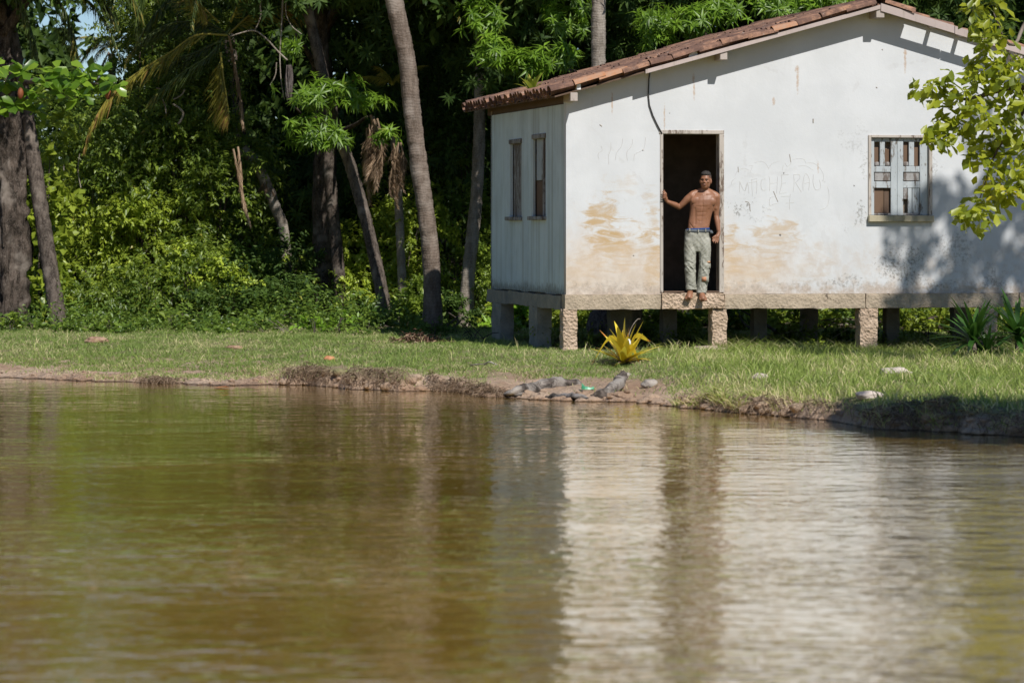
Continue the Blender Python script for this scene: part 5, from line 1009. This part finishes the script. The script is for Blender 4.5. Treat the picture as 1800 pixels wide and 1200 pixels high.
# clods along the water's edge
Vs, Fs, o_ = [], [], 0
bm = bmesh.new(); bmesh.ops.create_icosphere(bm, subdivisions=2, radius=1); bv = np.array([tuple(q.co) for q in bm.verts]); bf = np.array([[w.index for w in f.verts] for f in bm.faces]); bm.free()
n = 1500; x = np.concatenate([rng.uniform(-7.6, 7.4, 900), rng.uniform(-2.8, 6.5, 600)]); d = rng.random(n) ** 1.4 * .55; y = YW(x) + d; z = G(x, y)
for i in range(n):
    s = (.008 + (.03 if i < 900 else .07) * rng.random() ** 3) * np.array([1.3, 1, .7]); V = bv * s * (1 + .5 * (vn(bv[:, 0] * 2 + i, bv[:, 1] * 2 + bv[:, 2], i) - .5))[:, None] + np.array([x[i], y[i], z[i]]); Vs.append(V); Fs.append(bf + o_); o_ += len(V)
link('earth_clods', tri_mesh('earth_clods', np.concatenate(Vs), np.concatenate(Fs)), M['earth'], kind='stuff', label='small crumbs of earth along the water edge')

# ---------------------------------------------------------------- tree at the right, its branch reaching into the picture
base = Vector((9.6, 38.2, gr(9.6, 38.2) - .1)); tR = empty('almond_tree', base, label='leafy branch with blurred yellow green leaves hanging in at the right', cat='tree')
tp = spline([base, base + Vector((.1, -.1, 2.5)), base + Vector((.4, -.4, 5)), base + Vector((.7, -1, 8.5))], 30)
V, F = tube_arr(local(base, tp), np.linspace(.26, .12, 30), 14); link('trunk', pyd('trunk', V, F), M['grey_bark'], tR, smooth=True)
def rlimb(pts, ra, rb, name='limb'): s = spline(pts, 18); tube(name, local(base, s), np.linspace(ra, rb, 18), M['grey_bark'], tR, 8)
YR = 42.6
rlimb([tp[8], Vector((8.6, 40.4, 4.0)), P(1830, 150, YR), P(1760, 158, YR), P(1700, 175, YR), P(1655, 160, YR)], .07, .008)
rlimb([Vector((8.6, 40.4, 4.0)), P(1850, 20, YR), P(1780, 80, YR), P(1745, 20, YR)], .045, .006); rlimb([P(1830, 150, YR), P(1790, 210, YR), P(1750, 270, YR), P(1722, 350, YR)], .03, .006)
rlimb([P(1790, 210, YR), P(1700, 230, YR), P(1660, 220, YR)], .02, .005); rlimb([Vector((8.6, 40.4, 4.0)), P(1900, 260, YR), P(1810, 290, YR)], .03, .006)
ps = []
for (px, py, k) in [(1622, 158, 9), (1640, 150, 9), (1658, 170, 10), (1668, 140, 9), (1690, 165, 10), (1710, 150, 9), (1650, 222, 10), (1668, 208, 10), (1662, 250, 9), (1640, 235, 8), (1685, 235, 9), (1700, 205, 10), (1722, 190, 10), (1740, 170, 9),
                    (1712, 15, 9), (1735, 5, 10), (1712, 50, 9), (1730, 70, 10), (1742, 40, 9), (1722, 100, 10), (1740, 115, 10), (1760, 95, 9), (1755, 130, 9), (1775, 115, 8), (1718, 130, 9), (1745, -10, 9), (1760, 60, 8),
                    (1770, 160, 10), (1790, 140, 9), (1765, 200, 9), (1745, 215, 10), (1790, 185, 9), (1812, 160, 9), (1730, 250, 10), (1755, 250, 10), (1775, 235, 9), (1800, 220, 10), (1795, 255, 9), (1740, 285, 9), (1770, 280, 9), (1715, 275, 8),
                    (1760, 322, 11), (1775, 335, 10), (1750, 340, 8), (1795, 300, 9), (1790, 325, 8), (1740, 320, 7), (1712, 365, 10), (1728, 375, 10), (1700, 378, 9), (1742, 362, 9), (1718, 385, 8), (1810, 280, 9), (1815, 330, 9), (1830, 200, 9), (1830, 100, 9), (1800, 105, 8)]:
    k += 9; c = W3(px, py, YR + rng.uniform(-.35, .35)) - np.array(base); a = np.arange(k) * 2.4 + rng.random() * 6
    d = np.stack([np.cos(a) * .8 - .1, np.sin(a) * .8, rng.uniform(-1.1, .25, k)], 1); up = np.stack([rng.normal(size=k) * .4 + .3, -.7 + rng.normal(size=k) * .3, .8 + 0 * a], 1); l = rng.uniform(.13, .235, k)
    rv = np.clip(rng.random(k) * .88 + (.35 if 1735 < px < 1782 and 315 < py < 345 else 0), 0, 1); ps.append(leaves(np.tile(c, (k, 1)) + rng.normal(size=(k, 3)) * .07, d, up, l, l * .48, TB, rv))
foliage('leafy_branch', ps, M['leaf_front'], tR, kind='stuff')
cb = []
def shade_blob(target, t, r, n):
    n = int(n * (.78 if n < 62 else 1))
    c = np.array(Vector(target) + sdir * t) - np.array(base); return twigs(c, r, n, 10, .19, .55, .5, .3, T4, 9)
for (px, py, t, r, n) in [(1600, 470, 13.5, (.30, .4, .6), 20), (1650, 500, 13, (.5, .5, .5), 24), (1700, 400, 14, (.7, .7, .9), 44), (1770, 420, 14.5, (.6, .8, .8), 40), (1730, 490, 13, (.8, .7, .4), 30), (1810, 360, 14, (.5, .9, .7), 40), (1850, 480, 15, (.8, 1.1, .8), 50), (1650, 560, 13, (.6, .5, .2), 14)]:
    p = H2W(U(px), 0); p.z = ZF(px, py); cb.append(shade_blob(p, t, r, n))
for (px, py, Y, t, r, n) in [(1500, 728, 37.6, 9, (.35, .5, .25), 70), (1570, 728, 37, 9, (.5, .6, .3), 130), (1660, 735, 36.2, 9.5, (.55, .7, .3), 160), (1740, 735, 35.8, 9.5, (.6, .8, .35), 180), (1820, 735, 37, 9.5, (.6, .9, .4), 170)]:
    cb.append(shade_blob(PG(px, py), t, r, n))
cb.append(twigs(np.array(tp[-1]) - np.array(base) + np.array([3.2, .3, 1.6]), (1.6, 1.6, 1.3), 300, 10, .17, .5, .5, .3, T4, 20))
foliage('crown', cb, M['leaf_mid'], tR)
for i in range(7):
    tgt = Vector(base) + Vector((-2.5 + i * .9, -1.5 - (i % 3) * .9, 7.5 + (i % 2) * 1.2)); rlimb([tp[18 + i], tp[18 + i].lerp(tgt, .5) + Vector((0, 0, .3)), tgt], .06, .015)
# ---------------------------------------------------------------- the man in the doorway
PX0, FOOTZ = 1226.7, 1.206
p0 = P(PX0, 515, 46.08); person = empty('person', (p0.x, 46.10, FOOTZ), 0, label='shirtless barefoot man in worn pale trousers leaning in the doorway', cat='person')
def Q(cx, cy, y=0.0): return Vector(((cx - 400) / 603, y, (1080 - cy) / 603))     # from the enlarged crop of the photograph
def ell_loft(rings, n=24, power=2.0):     # rings: (centre, half width, half depth, tilt about y)
    V, F = [], []
    for c, a, b, *tl in rings:
        tw = tl[0] if tl else 0; yaw = tl[1] if len(tl) > 1 else 0
        for i in range(n):
            t = 2 * math.pi * i / n; ct, st = math.cos(t), math.sin(t); e = 2 / power
            x = a * math.copysign(abs(ct) ** e, ct); y = b * math.copysign(abs(st) ** e, st)
            v = Vector((x, y, 0)); v.rotate(Matrix.Rotation(yaw, 3, 'Z')); v.rotate(Matrix.Rotation(tw, 3, 'Y')); V.append(tuple(Vector(c) + v))
    for k in range(len(rings) - 1):
        for i in range(n): F.append((k * n + i, k * n + (i + 1) % n, (k + 1) * n + (i + 1) % n, (k + 1) * n + i))
    F.append(tuple(range(n))[::-1]); F.append(tuple((len(rings) - 1) * n + i for i in range(n))); return V, F
def limb(pts, rad, n=14, m=26):
    s = spline(pts, m); r = np.interp(np.linspace(0, 1, m), np.linspace(0, 1, len(rad)), rad); V, F = tube_arr(s, r, n); V = [tuple(v) for v in V]; F = [tuple(f) for f in F]
    F.append(tuple(range(n))[::-1]); F.append(tuple(range(len(V) - n, len(V)))); return V, F
def ell(c, r, rot=None, sub=3):
    bm = bmesh.new(); bmesh.ops.create_icosphere(bm, subdivisions=sub, radius=1); m = Matrix.Diagonal(Vector(r))
    V = []
    for q in bm.verts:
        v = m @ q.co
        if rot: v.rotate(rot)
        V.append(tuple(v + Vector(c)))
    F = [tuple(w.index for w in f.verts) for f in bm.faces]; bm.free(); return V, F
def fuse(name, pieces, vox, smooth=3):
    V, F, o = [], [], 0
    for v, f in pieces: V += v; F += [tuple(i + o for i in q) for q in f]; o += len(v)
    me = pyd(name, V, F); bm = bmesh.new(); bm.from_mesh(me); bmesh.ops.recalc_face_normals(bm, faces=bm.faces[:]); bm.to_mesh(me); bm.free()
    ob = bpy.data.objects.new('tmp', me); COL.objects.link(ob); r = ob.modifiers.new('r', 'REMESH'); r.mode = 'VOXEL'; r.voxel_size = vox
    s = ob.modifiers.new('s', 'SMOOTH'); s.iterations = smooth; s.factor = .5
    dg = bpy.context.evaluated_depsgraph_get(); dg.update(); out = bpy.data.meshes.new_from_object(ob.evaluated_get(dg)); bpy.data.objects.remove(ob); out.name = name
    out.polygons.foreach_set('use_smooth', [True] * len(out.polygons)); return out
def get_co(me): a = np.empty(len(me.vertices) * 3, np.float32); me.vertices.foreach_get('co', a); return a.reshape(-1, 3).astype(float)
def set_co(me, a): me.vertices.foreach_set('co', a.astype(np.float32).ravel()); me.update()
def get_n(me): a = np.empty(len(me.vertices) * 3, np.float32); me.vertex_normals.foreach_get('vector', a); return a.reshape(-1, 3)
def seg_d(V, a, b):
    a = np.array(a); b = np.array(b); ab = b - a; t = np.clip(((V - a) @ ab) / (ab @ ab + 1e-12), 0, 1); return np.linalg.norm(V - (a + t[:, None] * ab), axis=1)
def carve(me, items):
    V = get_co(me); Nn = get_n(me); D = np.zeros(len(V))
    for a, b, s, d in items: D += d * np.exp(-(seg_d(V, a, b) / s) ** 2)
    set_co(me, V + Nn * D[:, None])
# head frame: faces the camera, turned a little to the left of the picture
HC = Q(463, 168, -.02); hrot = Matrix.Rotation(R(-16), 3, 'Z') @ Matrix.Rotation(R(2), 3, 'Y')
def h(x, y, z): return HC + hrot @ Vector((x, y, z))     # x right, -y forward, z up
hr = hrot
body = []
sl, sr = Q(352, 292, .035), Q(553, 300, .05)
torso = [(Q(402, 640, .03), .140, .095), (Q(402, 590, .03), .150, .100), (Q(407, 545, .03), .146, .098), (Q(413, 500, .03), .150, .094), (Q(422, 455, .03), .151, .096), (Q(431, 410, .03), .157, .104), (Q(440, 365, .03), .166, .112), (Q(447, 325, .035), .172, .110), (Q(452, 298, .04), .172, .098), (Q(455, 278, .045), .150, .084), (Q(457, 262, .045), .112, .072), (Q(459, 248, .045), .078, .062), (Q(460, 232, .04), .060, .058)]
body.append(ell_loft([(c, a, b, R(-1.5)) for c, a, b in torso], power=2.3))
body.append(limb([Q(457, 262, .045), Q(460, 225, .035), h(0, .02, -.06)], [.060, .052, .052]))
# trapezius, shoulders, pectorals, lats
body += [limb([Q(458, 240, .05), Q(400, 262, .05), sl + Vector((.0, .0, .02))], [.04, .042, .045]), limb([Q(460, 240, .05), Q(512, 266, .05), sr + Vector((0, 0, .02))], [.04, .042, .045])]
body += [ell(sl, (.056, .056, .056)), ell(sr, (.054, .056, .058))]
body += [ell(Q(392, 334, -.036), (.086, .030, .062), Matrix.Rotation(R(12), 3, 'Y')), ell(Q(503, 341, -.032), (.082, .030, .062), Matrix.Rotation(R(-12), 3, 'Y'))]
body += [limb([sl + Vector((.03, 0, -.01)), Q(362, 345, .03), Q(362, 410, .03)], [.045, .045, .03]), limb([sr + Vector((-.03, 0, -.01)), Q(528, 350, .04), Q(512, 415, .03)], [.045, .045, .03])]
# arm stretched to the door frame
eL, wL = Q(252, 384, .075), Q(146, 335, -.02)
body += [limb([sl, sl.lerp(eL, .35) + Vector((.0, -.006, .008)), sl.lerp(eL, .7), eL], [.054, .051, .044, .037]), ell(sl.lerp(eL, .45) + Vector((0, -.012, .01)), (.05, .04, .036), Matrix.Rotation(R(-32), 3, 'Y'))]
body += [limb([eL, eL.lerp(wL, .3) + Vector((0, 0, .004)), eL.lerp(wL, .7), wL], [.037, .040, .031, .024]), ell(eL, (.037, .037, .037))]
hL = Q(130, 292, -.045); body += [limb([wL, wL.lerp(hL, .5), hL], [.023, .029, .027])]
FB = .0098
for k, (ex, ez, ly) in enumerate([(-.030, .052, -.014), (-.034, .034, -.018), (-.034, .014, -.02), (-.032, -.004, -.016)]):   # fingers curled round the frame edge
    r0_ = hL + Vector((-.004, -.004 * k, .020 - .017 * k)); k1 = r0_ + Vector((.008, -.022, .024 - .006 * k)); k2 = k1 + Vector((-.020, -.012, .010 - .003 * k)); k3 = k2 + Vector((-.022, .006, -.002))
    body.append(limb([hL * .5 + r0_ * .5, r0_, k1, k2, k3], [FB + .002, FB + .001, FB, FB * .9, FB * .8], 10, 16))
body.append(limb([wL.lerp(hL, .45), hL + Vector((.020, -.01, .0)), hL + Vector((.018, -.024, .03)), hL + Vector((.004, -.032, .045))], [.014, .012, .0105, .0085], 10, 16))
# arm hanging at his side
eR, wR = Q(552, 455, .075), Q(574, 592, .03)
body += [limb([sr, sr.lerp(eR, .4) + Vector((.004, 0, 0)), sr.lerp(eR, .75), eR], [.054, .050, .043, .037]), ell(sr.lerp(eR, .55) + Vector((0, -.01, 0)), (.036, .042, .06))]
body += [limb([eR, eR.lerp(wR, .3) + Vector((.004, 0, 0)), eR.lerp(wR, .7), wR], [.038, .041, .031, .024]), ell(eR, (.037, .037, .037))]
hR = Q(556, 628, -.005); body += [limb([wR, wR.lerp(hR, .5), hR], [.023, .030, .028]), ell(hR, (.034, .022, .036), Matrix.Rotation(R(30), 3, 'Y'))]
for k, l in enumerate((.062, .072, .070, .056)):
    r0_ = hR + Vector((-.022 + .014 * k, -.010, -.014 - .006 * k)); dv = Vector((-.75 + .16 * k, -.12, -.45 - .12 * k)).normalized(); k1 = r0_ + dv * l * .42; k2 = k1 + (dv + Vector((-.15, -.35, -.35))).normalized() * l * .34; k3 = k2 + (dv + Vector((-.1, -.2, -1.0))).normalized() * l * .28
    body.append(limb([hR, r0_, k1, k2, k3], [FB + .003, FB + .001, FB, FB * .9, FB * .78], 10, 16))
body.append(limb([wR.lerp(hR, .5) + Vector((-.01, -.008, 0)), hR + Vector((-.036, -.016, .008)), hR + Vector((-.056, -.022, -.006)), hR + Vector((-.068, -.026, -.022))], [.014, .012, .0105, .0085], 10, 16))
# head
body += [ell(h(0, .018, .025), (.074, .093, .088), hr), ell(h(0, -.006, -.03), (.066, .074, .085), hr), ell(h(0, -.035, -.078), (.038, .042, .035), hr), ell(h(-.034, -.0, -.062), (.028, .046, .030), hr), ell(h(.034, -.0, -.062), (.028, .046, .030), hr)]
body += [ell(h(0, -.062, .022), (.056, .028, .016), hr), ell(h(-.038, -.050, -.016), (.026, .022, .022), hr), ell(h(.038, -.050, -.016), (.026, .022, .022), hr)]
body += [limb([h(0, -.070, .012), h(0, -.090, -.010), h(0, -.104, -.026)], [.010, .012, .015], 10, 10), ell(h(-.016, -.086, -.029), (.011, .013, .009), hr), ell(h(.016, -.086, -.029), (.011, .013, .009), hr)]
body += [ell(h(0, -.082, -.050), (.026, .014, .0075), hr), ell(h(0, -.080, -.064), (.024, .014, .009), hr)]
for s_ in (-1, 1): body.append(ell(h(.074 * s_, .012, -.012), (.010, .020, .033), hr @ Matrix.Rotation(R(24 * s_), 3, 'Z')))
# legs inside the trousers, feet on the sill
kl, al = Q(338, 850, .0), Q(345, 1052, .03); kr, ar = Q(452, 860, .0), Q(428, 1068, .03)
body += [limb([Q(350, 620, .03), kl, al], [.085, .055, .036]), limb([Q(452, 620, .03), kr, ar], [.085, .055, .036])]
for a_, toe, sgn in ((al, Q(322, 1128, -.13), -1), (ar, Q(440, 1140, -.125), 1)):
    heel = a_ + Vector((0, .035, -.028)); ball = a_.lerp(toe, .72) + Vector((0, 0, .004)); body += [limb([a_ + Vector((0, .01, .05)), a_, heel], [.036, .038, .032]), limb([heel, a_.lerp(toe, .35), ball, toe], [.034, .040, .044, .030], 14, 20), ell(ball, (.050, .035, .024))]
    dr = (toe - a_).normalized(); sd = dr.cross(Vector((0, 0, 1))).normalized()
    for k in range(5):
        o_ = (k - 2) * .020 * sgn; L_ = .046 - .0045 * k; b = ball + sd * -o_ * -1; e = b + dr * (L_ + .018); body.append(limb([ball, b + dr * .012, e + Vector((0, -.004, -.006))], [.015, .0145 - .0013 * k, .0125 - .0014 * k], 8, 10))
me = fuse('body', body, .0050, 8)
carve(me, [(h(-.029, -.085, .004), h(-.029, -.085, .004), .014, -.012), (h(.029, -.085, .004), h(.029, -.085, .004), .014, -.012), (h(-.02, -.09, -.0565), h(.02, -.09, -.0565), .0035, -.004), (h(-.008, -.09, -.036), h(.008, -.09, -.036), .006, -.003),
           (Q(437, 285, -.09), Q(438, 375, -.09), .012, -.009), (Q(438, 380, -.08), Q(425, 500, -.07), .012, -.006), (Q(362, 375, -.08), Q(430, 384, -.09), .012, -.006), (Q(445, 384, -.09), Q(525, 380, -.08), .012, -.006),
           (Q(396, 428, -.07), Q(464, 424, -.07), .010, -.003), (Q(394, 462, -.07), Q(460, 458, -.07), .010, -.003), (Q(402, 493, -.075), Q(403, 497, -.075), .009, -.016), (Q(376, 400, -.06), Q(378, 520, -.055), .018, -.007), (Q(488, 405, -.06), Q(474, 520, -.055), .018, -.007),
           (Q(385, 275, -.03), Q(440, 282, -.04), .008, .006), (Q(475, 282, -.04), Q(540, 275, -.03), .008, .006), (Q(330, 515, -.03), Q(365, 560, -.06), .008, -.007), (Q(365, 310, -.04), Q(345, 350, -.02), .01, -.006), (Q(540, 315, -.04), Q(548, 355, -.02), .01, -.006)])
V = get_co(me); sh = np.zeros(len(V))
def mark(c, s): return np.exp(-(np.linalg.norm(V - np.array(c), axis=1) / s) ** 2)
hm = V - np.array(HC); loc = hm @ np.array(hrot)      # head coordinates
ishead = V[:, 2] > HC.z - .11
lips = ishead * np.exp(-((loc[:, 0]) / .022) ** 4) * np.exp(-((loc[:, 2] + .0565) / .012) ** 4) * (loc[:, 1] < -.07)
brow = ishead * (loc[:, 1] < -.045) * (np.exp(-((np.abs(loc[:, 0]) - .030) / .019) ** 4) * np.exp(-((loc[:, 2] - .021 - .05 * np.abs(np.abs(loc[:, 0]) - .02)) / .0055) ** 2))
stub = ishead * (loc[:, 2] > .035) * np.clip((loc[:, 1] + .048) / .02, 0, 1) * (np.abs(loc[:, 0]) > .03)
nip = mark(Q(364, 338, -.085), .011) + mark(Q(503, 358, -.075), .011)
dark = np.clip(brow * 1.0 + stub * .75, 0, 1)
a = me.attributes.new('dark', 'FLOAT', 'POINT'); a.data.foreach_set('value', dark.astype(np.float32))
a = me.attributes.new('rose', 'FLOAT', 'POINT'); a.data.foreach_set('value', np.clip(lips * .8 + nip, 0, 1).astype(np.float32))
def skin():
    m = N('skin'); co = m.co(); n = m.noise(6, 4, .6, co); f = m.noise(60, 4, .6, co)
    c = m.mix(m.ramp(n, .3, .7), (.225, .100, .052), (.325, .152, .086)); c = m.mix(m.ramp(f, .4, .8, 0, .25), c, (.18, .07, .04)); c = m.mix(m.attr('rose'), c, (.13, .05, .04)); c = m.mix(m.attr('dark'), c, (.022, .014, .011))
    m.b.inputs['Subsurface Weight'].default_value = .02; m.b.inputs['Subsurface Radius'].default_value = (.012, .004, .002); m.bump(f, .15, .002); return m.fin(c, .48, .45)
M['skin'] = skin(); link('body', me, M['skin'], person)
# eyes
for s_ in (-1, 1):
    v, f = ell(h(.029 * s_, -.0655, .002), (.0100, .0090, .0040), hr, 2); link('eye', pyd('eye', v, f), simple('eye_white', (.20, .15, .12), (.25, .19, .15), .25, bump=0), person, smooth=True)
    v, f = ell(h(.027 * s_, -.0735, .001), (.0048, .0026, .0036), hr, 2); link('iris', pyd('iris', v, f), simple('eye_dark', (.012, .008, .006), (.02, .012, .01), .2, bump=0), person, smooth=True)
# flat topped curly hair
hp = [ell(h(0, .010, .088), (.064, .080, .045), hr), ell(h(0, .045, .06), (.066, .062, .06), hr), ell(h(0, -.035, .088), (.052, .036, .030), hr)]
me = fuse('hair', hp, .0045, 1); V = get_co(me); Nn = get_n(me); d = np.array([mnoise.noise(Vector(v) * 95) * .6 + mnoise.noise(Vector(v) * 210) * .4 for v in V]) * .0065; set_co(me, V + Nn * d[:, None])
def hair():
    m = N('hair'); n = m.noise(160, 4, .7, m.co()); m.bump(n, 1, .006); return m.fin(m.mix(m.ramp(n, .35, .65), (.012, .010, .009), (.07, .062, .056)), .75, .3)
link('hair', me, hair(), person)
# underwear band and trousers
def cloth(name, a, b, dark, scale=8, wr=.5):
    m = N(name); co = m.co(); n = m.noise(scale, 5, .65, co); f = m.noise(70, 4, .7, co); st = m.noise(22, 5, .7, m.co('Object', (1, 1, .35))); c = m.mix(m.ramp(n, .35, .68), a, b); c = m.mix(m.ramp(st, .55, .72, 0, .65), c, dark); m.bump(m.ma('ADD', st, m.ma('MULTIPLY', f, .3)), wr, .008); return m.fin(c, .95, .1)
tr_m = cloth('faded_trouser_cloth', (.27, .265, .22), (.41, .40, .345), (.14, .135, .115)); wb_m = cloth('dark_denim', (.07, .08, .095), (.13, .14, .15), (.03, .03, .035)); ub_m = cloth('blue_cotton', (.02, .06, .20), (.03, .09, .28), (.01, .03, .11)); pt_m = cloth('orange_patch', (.48, .22, .13), (.50, .30, .16), (.3, .2, .12))
def ring_tube(name, rings, mat, n=32, parent=person, power=2.3):
    V, F = ell_loft([(c, a, b, tl) for c, a, b, tl in rings], n, power); F = F[:-2]; k = len(rings); 
    V2, _ = ell_loft([(c, a - .005, b - .005, tl) for c, a, b, tl in rings], n, power); o = len(V); F2 = [tuple(i + o for i in q[::-1]) for q in F]
    e = [(i, (i + 1) % n, o + (i + 1) % n, o + i)[::-1] for i in range(n)] + [((k - 1) * n + i, (k - 1) * n + (i + 1) % n, o + (k - 1) * n + (i + 1) % n, o + (k - 1) * n + i) for i in range(n)]
    return link(name, pyd(name, V + V2, F + F2 + e), mat, parent, smooth=True)
ring_tube('underwear', [(Q(402, 572, .03), .160, .110, R(0)), (Q(404, 560, .03), .157, .109, R(-1)), (Q(405, 555, .03), .155, .107, R(-2))], ub_m)
tp_ = []
tp_.append(ell_loft([(Q(400, 745, .03), .10, .085), (Q(398, 700, .03), .150, .108), (Q(397, 650, .03), .172, .118), (Q(397, 610, .03), .172, .120, R(2)), (Q(398, 575, .03), .168, .117, R(3))], power=2.4))
def leg(c, rx, ry): return ell_loft([(Q(*p_), a, b, 0, 0) for p_, a, b in zip(c, rx, ry)], power=2.1)
tp_.append(leg([(345, 640, .03), (340, 720, .02), (337, 800, .005), (338, 870, -.005), (340, 940, .01), (344, 1000, .02), (345, 1040, .02), (346, 1056, .02)], [.088, .086, .078, .074, .071, .069, .069, .070], [.105, .10, .088, .082, .082, .085, .088, .09]))
tp_.append(leg([(452, 640, .03), (456, 720, .02), (458, 800, .005), (455, 870, -.01), (448, 940, .005), (440, 1000, .02), (432, 1050, .02), (428, 1082, .02)], [.086, .084, .076, .073, .073, .072, .072, .073], [.105, .10, .088, .082, .082, .085, .088, .09]))
me = fuse('trousers', tp_, .0062, 2); V = get_co(me); Nn = get_n(me); cr = np.array([1.1 * (.5 - abs(mnoise.noise(Vector((v[0] * 6, v[1] * 6, v[2] * 11 + v[0] * 13))))) + .8 * (.4 - abs(mnoise.noise(Vector((v[0] * 13, v[1] * 12, v[2] * 24 - v[0] * 22))))) - .4 for v in V])
zk = V[:, 2]; amp = .008 + .008 * np.exp(-((zk - .32) / .1) ** 2) + .006 * np.exp(-((zk - .05) / .06) ** 2) + .003 * np.exp(-((zk - .62) / .08) ** 2); set_co(me, V + Nn * (cr * amp)[:, None])
carve(me, [(Q(393, 590, -.1), Q(396, 730, -.1), .007, -.006), (Q(300, 610, -.07), Q(335, 660, -.09), .006, -.005), (Q(505, 612, -.06), Q(462, 655, -.09), .006, -.005), (Q(310, 690, -.08), Q(385, 800, -.07), .01, -.008), (Q(305, 820, -.08), Q(375, 850, -.08), .009, -.010), (Q(305, 860, -.08), Q(372, 900, -.08), .009, -.010), (Q(308, 910, -.08), Q(368, 925, -.08), .008, -.008),
           (Q(410, 720, -.08), Q(440, 900, -.08), .01, -.007), (Q(480, 740, -.06), Q(440, 780, -.08), .009, -.007), (Q(310, 1010, -.06), Q(375, 1040, -.06), .009, -.009), (Q(400, 960, -.07), Q(440, 1060, -.07), .009, -.007), (Q(425, 800, -.09), Q(490, 790, -.07), .008, .005), (Q(500, 860, -.06), Q(500, 940, -.06), .01, .006)])
tr = link('trousers', me, tr_m, person)
ring_tube('waistband', [(Q(399, 590, .03), .173, .122, R(1)), (Q(399, 578, .03), .173, .122, R(1)), (Q(401, 566, .03), .169, .119, R(1))], wb_m)
for cx, cy in ((333, 568), (402, 575), (462, 572)):
    c = Q(cx, cy, -.098 if cx == 402 else -.078); v, f = [], []; box(v, f, c.x - .007, c.x + .007, c.y - .012, c.y + .01, c.z - .02, c.z + .02); link('belt_loop', pyd('belt_loop', v, f), tr_m, person)
def patch(name, x0, x1, y0, y1, yy, mat, th=.012):
    a = Q(x0, y1, yy); b = Q(x1, y0, yy); v, f = [], []; box(v, f, a.x, b.x, yy - th, yy + .05, a.z, b.z); me = pyd(name, v, f); bm = bmesh.new(); bm.from_mesh(me); bmesh.ops.bevel(bm, geom=bm.edges[:], offset=.005, segments=2, affect='EDGES'); bm.to_mesh(me); bm.free(); return link(name, me, mat, person, smooth=True)
patch('patch', 462, 500, 822, 838, -.066, pt_m); patch('patch', 430, 468, 950, 986, -.068, pt_m); patch('cargo_pocket', 446, 502, 840, 884, -.058, tr_m); patch('cargo_pocket', 436, 488, 945, 996, -.060, tr_m)
# dark cloth bunched at his hip
v, f = ell(Q(508, 588, -.03), (.030, .05, .024), Matrix.Rotation(R(35), 3, 'Y'), 3); me = pyd('hip_cloth', v, f)
for q in me.vertices: q.co += Vector(mnoise.noise_vector(q.co * 30)) * .012
link('hip_cloth', me, wb_m, person, smooth=True)
